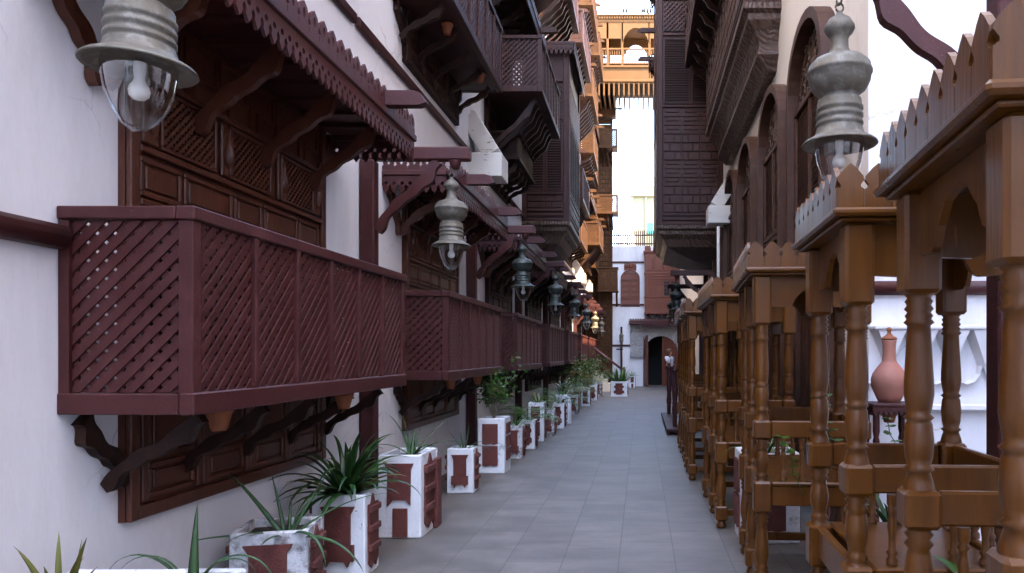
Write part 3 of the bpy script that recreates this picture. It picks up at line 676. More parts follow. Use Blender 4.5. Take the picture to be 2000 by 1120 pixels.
def arch_fret():
    m=MB(); pts=[(x*.86,z-.02) for x,z in arch_pts(1.5,4.92,4.30) if z>1]; m.prism(pts+[(.64,4.30),(-.64,4.30)][:0] ,-.05,-.021)
    rnd=random.Random(3)
    def scroll(cx,cz,r,s):
        pts=[(cx+s*r*(1-k/16)*math.cos(k*.75),-.055,cz+r*(1-k/16)*math.sin(k*.75)) for k in range(15)]
        m.tube(pts,.012,5,.007)
    for s in (-1,1):
        for (x,z,r) in ((.16,4.42,.1),(.38,4.40,.1),(.18,4.66,.1),(.40,4.60,.08),(.08,4.82,.06),(.28,4.82,.06),(.55,4.38,.07)): scroll(s*x,z,r,s)
    return m.mesh('fretwork','carved_dark')
def arch_panel():
    m=MB(); m.box(-.63,.63,-.045,-.021,2.18,3.0)
    for s in (-1,1):
        for z in (2.3,2.55,2.8):
            for x in (.12,.33,.54):
                m.tube([(s*x+s*.09*(1-k/16)*math.cos(k*.75),-.055,z+.09*(1-k/16)*math.sin(k*.75)) for k in range(15)],.012,5,.007)
    return m.mesh('carved_panel','carved_dark')
aw=arch_window(); af=arch_fret(); ap_=arch_panel()
for i,yc in enumerate((7.45,9.5,11.7,13.75,16.0,18.4)):
    o=place('arch_window',aw,RH,(-yc,0,0)); place('fretwork',af,o); place('carved_panel',ap_,o)
    if i<5: MB().bbox(-.13,.13,-.05,-.001,4.52,4.60,.01).obj('string_course','brown',RH,(-yc-1.03,0,0))
MB().tube([(0,0,2.5),(0,0,4.6)],.03,10).obj('downpipe','white_paint',RH,(-14.05+.0,-.32,-.55))
oriel(RH,-14.8,-9.4,6.15,9.6,.45,'purple_wood',zl=7.6,seed=5)
balcony(RH,-15.5,7.75,.88,5.2,.9,'purple_wood',8,brk=9,brk_h=.7)
canopy(RH,-15.5,9.8,.9,5.0,'purple_wood')
for (u,zz) in ((-9.0,8.6),(-9.0,11.6)):
    balcony(RH,u,zz,.8,2.7,.9,'purple_wood',6,brk=6,brk_h=.6); window(RH,u+.3,zz-.4,mt='brown'); canopy(RH,u-.15,zz+2.1,.66,3.0,'purple_wood')
oriel(RH,-19.5,-16.0,4.43,11.2,1.45,'purple_wood',zl=7.1,seed=9)
canopy(RH,-20.0,9.4,1.6,.8,'purple_wood')
# scalloped plaster counter relief on the camera-facing face
m=MB(); n=18
for k in range(n):
    x=.02+k*.25
    m.add([(x,-.001,.62),(x+.25,-.001,.62),(x+.235,-.14,.62),(x+.015,-.14,.62),(x+.125,-.10,.34),(x+.125,-.001,.28)],[(0,1,2,3),(3,2,4),(0,3,4,5),(1,5,4,2),(0,5,1)])
    for q in range(6):
        t0=math.pi*q/6; t1=math.pi*(q+1)/6
        c=x+.0; r=.105
        m.add([(c+.0-r*math.cos(t0),-.001,.24-r*1.3*math.sin(t0)+.1),(c-r*math.cos(t1),-.001,.24-r*1.3*math.sin(t1)+.1),(c-r*1.12*math.cos(t1),-.06,.24-r*1.45*math.sin(t1)+.1),(c-r*1.12*math.cos(t0),-.06,.24-r*1.45*math.sin(t0)+.1)],[(0,1,2,3)])
m.bbox(0,4.5,-.16,-.001,.622,.66,.01)
m.bbox(0,4.5,-.09,-.001,-.02,.03,.01)
o=m.obj('plaster_relief','plaster',RH,(-5.779,0,1.12),R(90))
o.rotation_euler=(0,0,R(90)); o.location=(-5.779,0.0,1.12)
MB().tube([(0.001,0,0),(1.5,.006,.003),(3,-.004,-.004),(4.5,0,0)],.058,12).obj('string_course','maroon',RH,(-5.76,0.001,2.08),R(90))
# ------------------------------------------------------------------ bench booths
POST=[]
def post_mesh():
    m=MB(); b=.054
    def blk(z0,z1): m.bbox(-b,b,-b,b,z0,z1,.012)
    m.lathe([(0.0279,0),(0.0418,.01),(0.0446,.035),(0.0335,.055),(0.0316,.07),(0.0428,.08)],seg=20)
    blk(0.0744,.20)
    m.lathe([(0.0409,.20),(0.0428,.21),(0.0316,.225),(0.0409,.24),(0.0316,.255),(0.0335,.27),(0.0446,.32),(0.0428,.37),(0.0335,.46),(0.0298,.50),(0.0409,.515),(0.0316,.53),(0.0409,.545),(0.0335,.56),(0.0428,.58)],seg=20)
    blk(.58,.77)
    m.lathe([(0.0418,.77),(0.0316,.785),(0.0409,.80),(0.0316,.812),(0.0316,.83),(0.0409,.87),(0.0428,.90),(0.0353,.95),(0.0316,.965),(0.0428,.98),(0.0316,.995),(0.0428,1.01),(0.0335,1.02),(0.0428,1.03)],seg=20)
    blk(1.03,1.145)
    m.lathe([(0.0465,1.145),(0.0428,1.165),(0.0335,1.195),(0.0446,1.205),(0.0335,1.215),(0.0400,1.24),(0.0437,1.29),(0.0391,1.34),(0.0344,1.35),(0.0446,1.36),(0.0335,1.37),(0.0372,1.385),(0.0437,1.43),(0.0428,1.47),(0.0353,1.60),(0.0335,1.635),(0.0446,1.645),(0.0353,1.655),(0.0409,1.665),(0.0335,1.675),(0.0428,1.685),(0.0344,1.697),(0.0409,1.708),(0.0335,1.718),(0.0428,1.73)],seg=20)
    blk(1.73,2.03)
    return m.mesh('post','booth')
def baluster_mesh():
    m=MB(); m.lathe([(.022,0),(.022,.02),(.014,.03),(.022,.045),(.014,.055),(.013,.10),(.018,.14),(.013,.17),(.012,.19),(.020,.2),(.013,.21),(.02,.225),(.02,.26)],seg=10); return m.mesh('baluster','booth')
def apron(w):
    h=w/2-.054; f=max(.0,h-.13)
    side=[(h,2.028),(h,1.84),(h-.10,1.835),(h-.125,1.845),(h-.14,1.87),(h-.155,1.90),(h-.175,1.915),(h-.19,1.93),(h-.215,1.955),(0,1.97)]
    pts=side+[(-x,z) for x,z in reversed(side[:-1])]
    return MB().prism(pts,-.011,.011).mesh('apron','booth')
def booth(x,y,rot,ys,label,w=.60,rail_front=True):
    o=empty('bench_booth',label,'wooden booth',(x,y,0),R(-rot),'turned wooden booths in a row')
    pm=cached('post',post_mesh); D=ys[-1]
    ov=.11
    def roof():
        m=MB(); m.bbox(-ov,w+ov,-ov,D+ov,2.045,2.075,.010); m.bbox(-ov+.03,w+ov-.03,-ov+.03,D+ov-.03,2.03,2.044,.006); return m.mesh('roof','booth')
    place('roof',cached(('rf',w,D),roof),o)
    for xx in (0,w):
        for yy in ys: place('post',pm,o,(xx,yy,0))
    def crest(L): 
        def f():
            m=MB(); n=round(L/.098); p=L/n
            for i in range(n):
                c=(i+.5)*p; k=p/.1
                half=[(0,0),(.049*k,0),(.049*k,.065),(.036*k,.074),(.036*k,.082),(.048*k,.098),(.046*k,.112),(.02*k,.142),(0,.158)]
                pts=half+[(-a_,b_) for a_,b_ in reversed(half[1:-1])]
                m.prism([(c+a_,b_) for a_,b_ in pts],-.009,.009)
            return m.mesh('picket_crest','booth')
        return cached(('cr',round(L,3)),f)
    LW=w+2*ov-.03; LD=D+2*ov-.05
    place('picket_crest',crest(LW),o,(-ov+.015,-ov+.022,2.0755)); place('picket_crest',crest(LW),o,(-ov+.015,D+ov-.022,2.0755))
    place('picket_crest',crest(LD),o,(-ov+.024,D+ov-.025,2.0755),R(-90)); place('picket_crest',crest(LD),o,(w+ov-.024,D+ov-.025,2.0755),R(-90))
    aw_=cached(('ap',w),lambda: apron(w))
    place('apron',aw_,o,(w/2,0,0)); place('apron',aw_,o,(w/2,D,0))
    for a_,b_ in zip(ys[:-1],ys[1:]):
        sm_=cached(('ap',round(b_-a_,3)),lambda: apron(b_-a_))
        for xx in (0,w): place('apron',sm_,o,(xx,(a_+b_)/2,0),R(90))
    def seat():
        m=MB(); m.bbox(.055,w-.055,-.045,D+.045,.742,.768,.008); m.bbox(.056,w-.056,-.03,.0,.62,.741,.006); m.bbox(.056,w-.056,D,D+.03,.62,.741,.006)
        for xx in (0,w):
            for a_,b_ in zip(ys[:-1],ys[1:]): m.bbox(xx-.02,xx+.02,a_+.055,b_-.055,.63,.767,.008)
        return m.mesh('seat','booth')
    place('seat',cached(('seat',w,tuple(ys)),seat),o)
    def rail(L): return cached(('rail',round(L,3)),lambda: MB().bbox(.055,L-.055,-.016,.016,1.035,1.14,.008).mesh('rail','booth'))
    place('rail',rail(w),o,(0,0,0)); place('rail',rail(w),o,(0,D,0))
    for a_,b_ in zip(ys[:-1],ys[1:]): place('rail',rail(b_-a_),o,(w,a_,0),R(90))
    bm_=cached('bal',baluster_mesh)
    for yy in (0,D):
        for k in range(4): place('baluster',bm_,o,(.13+k*(w-.26)/3,yy,.771))
    nb=round(D/.15)
    for k in range(nb): 
        yy=.1+(D-.2)*k/(nb-1)
        if all(abs(yy-q)>.06 for q in ys): place('baluster',bm_,o,(w,yy,.771))
    def st():
        m=MB()
        for xx in (0,w):
            for a_,b_ in zip(ys[:-1],ys[1:]): m.bbox(xx-.02,xx+.02,a_+.055,b_-.055,.10,.18,.006)
        m.bbox(.055,w-.055,-.016,.016,.11,.17,.006); m.bbox(.055,w-.055,D-.016,D+.016,.11,.17,.006)
        return m.mesh('stretcher','booth')
    place('stretcher',cached(('st',w,tuple(ys)),st),o)
    return o
booth(.775,1.46,5,(0,.70),'nearest turned wooden booth, cut by the right edge of the photo')
booth(.80,2.66,2,(0,.65),'second nearest wooden booth, in front of the clay jar and maroon post')
booth(.745,4.42,3.5,(0,.60,1.15),'third wooden booth from the camera, with flat fronted seat rail and open left side')
booth(.715,6.39,0,(0,.60,1.38),'fourth wooden booth from the camera, its whole front post foot on the paving')
booth(.63,8.82,0,(0,.55,1.0),'fifth wooden booth from the camera, low and dark behind the fourth')
booth(.65,10.6,0,(0,.6,1.2),'sixth wooden booth from the camera in the receding row')
booth(.86,13.4,0,(0,.6,1.2),'last and farthest wooden booth beside the dark barrier posts')
# ------------------------------------------------------------------ dark barrier
o=empty('barrier','low dark platform with two turned posts standing at the end of the booths','barrier',(.51,13.95,0))
m=MB(); m.bbox(-.02,.24,-.3,3.6,.06,.12,.01); m.bbox(0,.05,-.25,-.2,0,.059,.004); m.bbox(0,.05,3.4,3.45,0,.059,.004); m.bbox(.16,.22,-.25,-.2,0,.059,.004); m.obj('base','purple_wood',o)
BP=[(.05,.12),(.05,.3),(.06,.33),(.045,.36),(.06,.4),(.065,.5),(.05,.6),(.06,.63),(.05,.66),(.06,.75),(.068,.95),(.05,1.1),(.062,1.13),(.05,1.16),(.055,1.22),(.05,1.3),(.075,1.34),(.08,1.37),(.045,1.40),(.05,1.44),(.03,1.47),(0,1.48)]
for (xx,yy) in ((.16,.25),(.16,3.2)): MB().lathe([(r_*.95,.12+(z_-.12)*.90) for r_,z_ in BP],seg=16).obj('post','maroon_dark',o,(xx,yy,0))
# ------------------------------------------------------------------ planters
def pl_panel(kind,w,h):
    """raised clay shapes on one face; local face frame centred on x, z from 0"""
    m=MB()
    def pr(pts,t=.018): m.prism([(x*w,z*h) for x,z in pts],-t,.002)
    if kind=='flared':
        pr([(-.32,.86),(.32,.86),(.24,.76),(.24,.40),(-.24,.40),(-.24,.76)]); pr([(-.31,.395),(.31,.395),(.31,.20),(.23,.20),(.20,.13),(.14,.20),(-.14,.20),(-.20,.13),(-.23,.20),(-.31,.20)],.032)
    elif kind=='tall':
        pr([(-.33,.90),(.34,.90),(.28,.82),(.27,.40),(.16,.46),(-.14,.46),(-.27,.38),(-.26,.82)]); pr([(-.14,.36),(.20,.36),(.20,.02),(-.14,.02)])
    elif kind=='steps':
        pr([(-.30,.86),(-.12,.86),(0,.98),(.12,.86),(.36,.86),(.36,.16),(.2,.06),(.1,.14),(-.1,.06),(-.3,.14)],.012)
        for z in (.76,.52,.28): m.bbox(-.32*w,.38*w,-.032,.002,z*h,(z+.08)*h,.006)
    elif kind=='grid2':
        for z0,z1 in ((.54,.90),(.15,.50)): pr([(-.32,z1),(.25,z1),(.25,z0),(.10,z0-.015),(0,z0),(-.2,z0-.015),(-.32,z0)])
    elif kind=='grid4':
        for z0,z1 in ((.70,.90),(.46,.66),(.22,.42)):
            for x0,x1 in ((-.3,-.03),(.05,.34)): pr([(x0,z1),(x1,z1),(x1,z0),(x0,z0)],.012)
    elif kind=='cross':
        pr([(-.22,.88),(.22,.88),(.22,.74),(.30,.70),(.30,.60),(.22,.56),(.22,.42),(.32,.38),(.32,.24),(.2,.2),(.14,.14),(-.14,.14),(-.2,.2),(-.32,.24),(-.32,.38),(-.22,.42),(-.22,.56),(-.30,.60),(-.30,.70),(-.22,.74)])
    return m.mesh('clay_panel','panel_clay')
def planter(x,y,w,d,h,front,side,label,rz=0,mt='planter_white',group='white planters with clay panels'):
    """x,y = front left corner"""
    o=empty('planter',label,'planter',(x,y,0),R(rz),group)
    m=MB(); t=.035; c=.01
    m.bbox(0,w,0,t,0,h,c); m.bbox(0,w,d-t,d,0,h,c); m.box(.002,t,t+.001,d-t-.001,0,h-.003); m.box(w-t,w-.002,t+.001,d-t-.001,0,h-.003)
    m.obj('box',mt,o); MB().add([(t,t,h-.05),(w-t,t,h-.05),(w-t,d-t,h-.045),(t,d-t,h-.05)],[(0,1,2,3)]).obj('soil','soil',o)
    if front: place('clay_panel',pl_panel(front,w,h),o,(w/2,-.002,0)); place('clay_panel',pl_panel(front,w,h),o,(w/2,d+.002,0),math.pi)
    if side: place('clay_panel',pl_panel(side,d,h),o,(w+.001,d/2,0),R(90)); place('clay_panel',pl_panel(side,d,h),o,(-.001,d/2,0),R(-90))
    return o
# ------------------------------------------------------------------ plants
def leafstrip(m, base, az, el, L, w, droop, n=9, thick=0.0, twist=0, curl=0):
    p=Vector(base); vs=[]; e_=el
    for i in range(n+1):
        t=i/n; d=Vector((math.cos(az)*math.cos(e_),math.sin(az)*math.cos(e_),math.sin(e_)))
        sd_=Vector((-math.sin(az),math.cos(az),0)); up=sd_.cross(d)
        if up.z<0 and False: up=-up
        ww=w*(.55+.45*min(1,t*4))*(1-max(0,(t-.35)/.65)**1.7) if thick==0 else w*(1-t)**.75*(1 if t>0 else 1)
        ww=max(ww,.0008)
        if thick: vs += [p-sd_*ww/2+up*thick*(1-t)*.2, p-up*thick*(1-t), p+sd_*ww/2+up*thick*(1-t)*.2, p+up*thick*(1-t)*.15]
        else: vs += [p-sd_*ww/2+up*ww*.22, p, p+sd_*ww/2+up*ww*.22]
        p=p+d*(L/n); e_-=droop/n*(.4+1.2*t); az+=curl/n
    k=4 if thick else 3; fs=[]
    for i in range(n):
        for j in range(k if thick else 2):
            a_=i*k+j; b_=i*k+(j+1)%k; fs.append((a_,b_,b_+k,a_+k))
    m.add(vs,fs,True)
def strap_plant(x,y,z,label,cat='plant',n=40,L=(.35,.6),w=.03,el=(25,85),droop=(.8,2.4),mt='leaf_dark',name='strap_leaf_plant',seed=1,thick=0,yellow=0,group='potted plants',r0=.03):
    rnd=random.Random(seed); m=MB()
    for i in range(n):
        az=i*2.399+rnd.uniform(-.3,.3); el_=R(rnd.uniform(*el))
        m.cur=1 if rnd.random()<yellow else 0
        leafstrip(m,(r0*math.cos(az),r0*math.sin(az),0),az,el_,rnd.uniform(*L),w*rnd.uniform(.75,1.2),rnd.uniform(*droop),10,thick,0,rnd.uniform(-.5,.5))
    o=m.obj(name,(mt,'leaf_yellow'),None,(x,y,z)); return tag(o,label,cat,group)
def custom_aloe(x,y,z,leaves,label,name='aloe_plant',mt='aloe',group='potted plants'):
    """leaves: (azimuth deg, elevation deg, length, width, droop, curl)"""
    m=MB()
    for (az,el,L,w,dr,cu) in leaves: leafstrip(m,(.02*math.cos(R(az)),.02*math.sin(R(az)),0),R(az),R(el),L,w,dr,14,w*.22,0,cu)
    o=m.obj(name,mt,None,(x,y,z)); return tag(o,label,'plant',group)
def shrub(x,y,z,label,H=.55,Rr=.28,n=420,mt='leaf',mt2='leaf_yellow',seed=1,leaf=.045,name='leafy_shrub',group='potted plants',stems=5,sy=1.0):
    rnd=random.Random(seed); o=empty(name,label,'shrub',(x,y,z),0,group); m=MB()
    tips=[]
    for i in range(stems):
        az=i*2.4+rnd.uniform(-.4,.4); p=Vector((0,0,0)); pts=[p.copy()]; d=Vector((math.cos(az)*.35,math.sin(az)*.35*sy,1)).normalized()
        for k in range(5):
            p=p+d*H*.22; pts.append(p.copy()); d=(d+Vector((rnd.uniform(-.35,.35),rnd.uniform(-.35,.35),0))).normalized()
            if k>=1: tips.append(p.copy())
        m.tube(pts,.009,6,.004)
        for q in range(3):
            b=pts[2+q%3]; e_=b+Vector((rnd.uniform(-1,1)*Rr*.7,rnd.uniform(-1,1)*Rr*.7*sy,rnd.uniform(.05,.25)*H)); m.tube([b,(b+e_)/2+Vector((0,0,.02)),e_],.005,5,.002); tips += [e_,(b+e_)/2]
    m.obj('stem','bark',o)
    m=MB()
    cl=[t+Vector((rnd.gauss(0,.3)*Rr,rnd.gauss(0,.3)*Rr*sy,rnd.gauss(.1,.12)*H)) for t in tips for _ in range(2)]
    for i in range(n):
        c=rnd.choice(cl)+Vector((rnd.gauss(0,.16)*Rr,rnd.gauss(0,.16)*Rr*sy,rnd.gauss(0,.06)*H))
        c.z=max(c.z,.08*H)
        a_=Vector((rnd.uniform(-1,1),rnd.uniform(-1,1),rnd.uniform(-.6,.5))).normalized(); b=a_.orthogonal().normalized(); b=Matrix.Rotation(rnd.uniform(0,6.28),3,a_)@b
        s=leaf*rnd.uniform(.6,1.3); nn=a_.cross(b)
        m.cur=1 if rnd.random()<.12 else 0
        m.add([c,c+a_*s*.35+b*s*.3+nn*s*.06,c+a_*s*.75+b*s*.25,c+a_*s*1.1,c+a_*s*.75-b*s*.25,c+a_*s*.35-b*s*.3+nn*s*.06],[(0,1,2,3),(0,3,4,5)])
    m.obj('foliage',(mt,mt2),o); return o
def palmlet(x,y,z,label,n=14,L=.6,seed=2,mt='leaf',group='potted plants',name='palm_plant'):
    rnd=random.Random(seed); m=MB()
    for i in range(n):
        az=i*2.399; e_=R(rnd.uniform(35,80)); p=Vector((0,0,0)); pts=[p.copy()]; LL=L*rnd.uniform(.7,1.1); dr=rnd.uniform(.8,1.8)
        for k in range(9):
            d=Vector((math.cos(az)*math.cos(e_),math.sin(az)*math.cos(e_),math.sin(e_))); p=p+d*LL/9; pts.append(p.copy()); e_-=dr/9
            m.cur=1 if rnd.random()<.15 else 0
            if k>=2:
                for sgn in (-1,1):
                    leafstrip(m,p,az+sgn*1.0,e_*.4-.1,LL*.34*math.sin(math.pi*(k+1)/11),.018,.6,4)
        m.cur=0; m.tube(pts,.005,4,.002)
    o=m.obj(name,(mt,'leaf_yellow'),None,(x,y,z)); return tag(o,label,'plant',group)
# near planters on the left
planter(-2.40,2.68,.48,.36,.64,'tall','steps','white planter rim cut off at the bottom left corner',0)
strap_plant(-2.27,2.80,.585,'spiky plant with brown and yellow green leaf tips at the bottom left corner',n=9,L=(.16,.28),w=.028,el=(60,88),droop=(.1,.6),mt='leaf_yellow',seed=5,name='spiky_plant')
planter(-2.40,3.30,.40,.34,.465,'flared','steps','small white planter at the bottom edge with a curling aloe',0)
custom_aloe(-2.15,3.42,.43,[(95,86,.40,.06,.12,0),(185,62,.50,.042,2.9,.0),(-5,58,.56,.044,3.0,0),(200,78,.42,.036,3.3,.2),(60,50,.16,.03,.3,0),(20,65,.40,.036,3.4,-.2),(120,60,.13,.02,.2,0),(-60,35,.25,.03,1.2,0)],'aloe with thin curling arms in the small planter at the bottom edge')
planter(-2.36,4.10,.42,.40,.52,'flared','steps','worn stained planter set at an angle with a long armed aloe',12,'planter_worn')
custom_aloe(-2.10,4.26,.46,[(168,48,.62,.060,.25,0),(150,72,.42,.035,.15,0),(35,66,.46,.042,.35,0),(5,38,.66,.055,.75,0),(60,75,.22,.03,.1,0),(205,12,.62,.060,.65,0),(-20,12,.60,.060,1.4,0),(-40,30,.50,.055,2.4,.2),(100,80,.24,.03,.2,0),(-90,25,.30,.05,1.0,0),(230,30,.35,.05,1.3,0),(80,50,.4,.05,.8,0)],'pale green aloe with long straight arms in the worn planter')
planter(-2.29,4.98,.37,.27,.57,'flared','steps','peeling white planter under the big drooping strap leaved plant',0,'planter_white')
strap_plant(-2.10,5.11,.55,'large glossy dark green plant with many drooping strap leaves',n=64,L=(.34,.62),w=.046,el=(18,88),droop=(.9,2.6),mt='leaf_dark',seed=11,yellow=.06,r0=.035)
planter(-2.215,6.03,.36,.50,.70,'tall','steps','tall clean white planter with a broad flared clay panel, behind the strap leaved plant',0)
MB().bbox(0,.04,.35,.50,0,.62,.01).obj('fin','panel_clay',bpy.data.objects['planter.004'],(.362,.0,0)) if 'planter.004' in bpy.data.objects else None
custom_aloe(-2.0,6.25,.67,[(165,75,.48,.05,.9,.3),(150,85,.42,.04,.6,.5),(25,55,.45,.05,.5,0),(0,35,.50,.05,1.2,0),(60,75,.26,.04,.3,0),(-30,45,.35,.045,1.8,0),(200,40,.4,.05,1.6,0),(100,60,.3,.045,.7,0)],'aloe with looping arms in the tall clean white planter')
planter(-2.16,7.97,.295,.26,.50,'flared','steps','short white planter with a flared clay panel standing before the square shrub planter',0)
custom_aloe(-2.0,8.1,.47,[(160,50,.30,.035,.2,0),(130,75,.22,.03,.2,0),(20,40,.34,.035,1.7,0),(5,25,.38,.035,2.0,0),(60,80,.30,.03,.2,0),(200,30,.22,.03,.9,0),(-60,50,.2,.03,.8,0)],'small dark aloe in the short white planter')
planter(-2.12,9.30,.35,.42,.715,'grid2','grid4','tall square white planter with stacked clay squares and a leafy shrub',0)
shrub(-1.95,9.5,.68,'round leafy shrub growing from the tall square planter',.55,.24,650,seed=4,leaf=.045)
pls=[(-2.02,10.6,.26,.28,.49,'flared','a narrow one right behind the shrub planter'),(-1.99,11.67,.26,.30,.47,'cross','low one two past the shrub planter'),(-2.0,12.7,.28,.32,.69,'grid2','tallest of the dark middle group'),
     (-1.86,13.5,.22,.3,.5,'flared','slim one behind the tallest of the middle group'),(-1.86,14.9,.26,.34,.52,'cross','one with a wide clay front under the third lantern'),(-1.95,16.4,.25,.3,.62,'tall','one beside the white arched stand'),
     (-1.86,18.4,.24,.3,.5,'flared','one under trailing palm leaves'),(-1.78,21.3,.26,.32,.52,'grid2','one in front of the yellowish palm'),(-1.75,23.9,.28,.32,.52,'cross','one where the warm light begins'),(-1.72,26.0,.28,.32,.52,'flared','last one of the left row before the stair')]
kinds=['strap','palm','strap','aloe','palm','strap','palm','palm','shrubY','palm']
for k,(x,y,w_,d_,h,f,lb) in enumerate(pls):
    planter(x,y,w_,d_,h,f,'steps','clay paneled planter, '+lb,0,'planter_white' if k%3 else 'planter_worn')
    cx,cy,cz=x+w_/2,y+d_/2,h-.05; kd=kinds[k]; l2=' in the planter: '+lb
    if kd=='strap': strap_plant(cx,cy,cz,'thin arching strap leaves'+l2,n=26,L=(.22,.42),w=.02,mt='leaf',seed=20+k,yellow=.1)
    elif kd=='palm': palmlet(cx,cy,cz,'feathery palm'+l2,16,.62+.02*k,seed=30+k,mt='leaf' if k<6 else ('leaf' if k%2 else 'leaf_yellow'))
    elif kd=='aloe': strap_plant(cx,cy,cz,'short spiky aloe'+l2,n=12,L=(.2,.3),w=.03,thick=.006,mt='aloe',seed=40+k,name='aloe_plant')
    else: shrub(cx,cy,cz,'yellow green bush'+l2,.75,.32,700,seed=9,leaf=.06,mt='leaf',mt2='leaf_yellow')
shrub(-1.95,20.2,.05,'tall yellow green bush rooted at the left wall beyond the palms',1.2,.36,900,seed=19,leaf=.07)
shrub(-1.9,23.0,.05,'yellowing bush rooted at the left wall in warm light',1.15,.34,900,seed=29,leaf=.07,mt='leaf_yellow',mt2='leaf')
strap_plant(-1.9,17.4,.45,'large arching strap leaves spilling over the middle planters',n=40,L=(.5,.85),w=.03,mt='leaf_dark',seed=55,yellow=.1)
# arched white stand
m=MB(); arch_ring(m,.3,.62,.45,.07,-.1,.1,10); m.obj('a','planter_white')
o=bpy.data.objects['a']; o.name='arched_stand'; o.location=(-1.72,16.1,0); tag(o,'small white arched stand between the planters','stand')
planter(-1.10,26.0,.60,.5,.56,'cross','flared','wide white planter with a cross shaped clay panel at the foot of the stair',0)
strap_plant(-.80,26.25,.5,'thick bush of upright green leaves in the wide planter by the stair',n=110,L=(.4,.75),w=.035,el=(35,88),droop=(.3,1.5),mt='leaf',seed=77,yellow=.05,r0=.16)
planter(-.55,32.9,.28,.28,.55,'tall','tall','small white planter with a clay panel against the end wall',0)
strap_plant(-.41,33.04,.5,'small green plant in the planter against the end wall',n=24,L=(.2,.4),w=.03,mt='leaf',seed=78)
# right side planters behind the booths
planter(.82,5.85,.48,.42,.74,'grid2','grid2','maroon and white planter between the third and fourth booth',0)
strap_plant(1.05,6.05,.68,'sparse plant with thin leaves between the third and fourth booth',n=14,L=(.25,.45),w=.02,mt='leaf',seed=60)
planter(1.32,3.86,.40,.40,.55,'flared','flared','clay fronted planter behind the second booth',0,'planter_worn')
strap_plant(1.45,4.05,.5,'broad dark leaves with torn tips behind the second booth',n=22,L=(.25,.5),w=.05,mt='leaf_dark',seed=61,yellow=.15)
planter(.98,2.27,.42,.27,.62,'flared','flared','low planter between the nearest and second booth',0,'planter_worn')
strap_plant(1.20,2.40,.57,'broad leaved dark plant low behind the nearest booth',n=30,L=(.25,.5),w=.055,el=(15,75),mt='leaf',seed=62,yellow=.06)
def vine(x,y,z,label,seed):
    rnd=random.Random(seed); m=MB(); p=Vector((0,0,-.25)); pts=[p.copy()]
    for k in range(8): p=p+Vector((-.015+rnd.uniform(-.02,.02),rnd.uniform(-.02,.02),.045)); pts.append(p.copy())
    m.cur=0; m.tube(pts,.003,5)
    for q in pts[3:]:
        az=rnd.uniform(0,6.28); leafstrip(m,q,az,.4,.075,.05,1.0,5); leafstrip(m,q,az+2.5,.2,.06,.045,1.0,5)
    return tag(m.obj('climbing_plant','leaf',None,(x,y,z)),label,'plant','leaf sprigs among the booths')
vine(1.06,3.75,1.22,'bright green leaf sprig rising between second and third booth',3); vine(.98,4.3,.95,'single green sprig in front of the third booth balusters',4); vine(1.62,4.3,1.05,'small green sprig beside the clay jar stand',6)
# ------------------------------------------------------------------ jar on its stand
o=empty('jar_stand','maroon wooden stand with a zigzag apron and turned legs holding the clay jar','stand',(1.80,5.2,0))
m=MB(); m.bbox(-.17,.17,-.15,.15,1.175,1.20,.006); m.obj('top','maroon',o)
def zig(L): 
    m=MB(); tooth_row(m,L,.034,.06,.014,0,0,.003); return m.mesh('apron','maroon')
for (x,y,r_,L) in ((-.16,-.14,0,.32),(-.16,.14,0,.32),(-.155,-.13,90,.26),(.155,-.13,90,.26)): place('apron',zig(L),o,(x,y,1.174),R(r_))
for (x,y) in ((-.13,-.11),(.13,-.11),(-.13,.11),(.13,.11)):
    MB().lathe([(.018,0),(.022,.02),(.018,.2),(.024,.24),(.016,.27),(.024,.3),(.02,.5),(.026,.8),(.018,.9),(.026,.93),(.018,.96),(.026,1.0),(.022,1.17)],seg=12).obj('leg','maroon',o,(x,y,0))
j=empty('clay_jar','pink clay water jar with a lidded slender neck on the zigzag stand','jar',(1.80,5.2,1.201))
MB().lathe([(.0,0),(.075,0),(.095,.04),(.125,.11),(.130,.16),(.118,.205),(.088,.25),(.058,.285),(.050,.30),(.046,.36),(.047,.42),(.052,.445),(.050,.45),(.0,.45)],seg=32,cap=False).obj('body','jar_clay',j)
MB().lathe([(.0,.452),(.054,.452),(.056,.46),(.050,.47),(.032,.48),(.022,.49),(.014,.50),(.012,.51),(.020,.525),(.014,.54),(0,.545)],seg=24,cap=False).obj('lid','terracotta',j)
bucket(1.80,5.2,1.17,'dark terracotta pot hanging under the clay jar stand')
# ------------------------------------------------------------------ end house
Y=34.5
EH=empty('end_house','white house closing the alley with a brown oriel, arched windows and a roof railing','house',(0,Y,0))
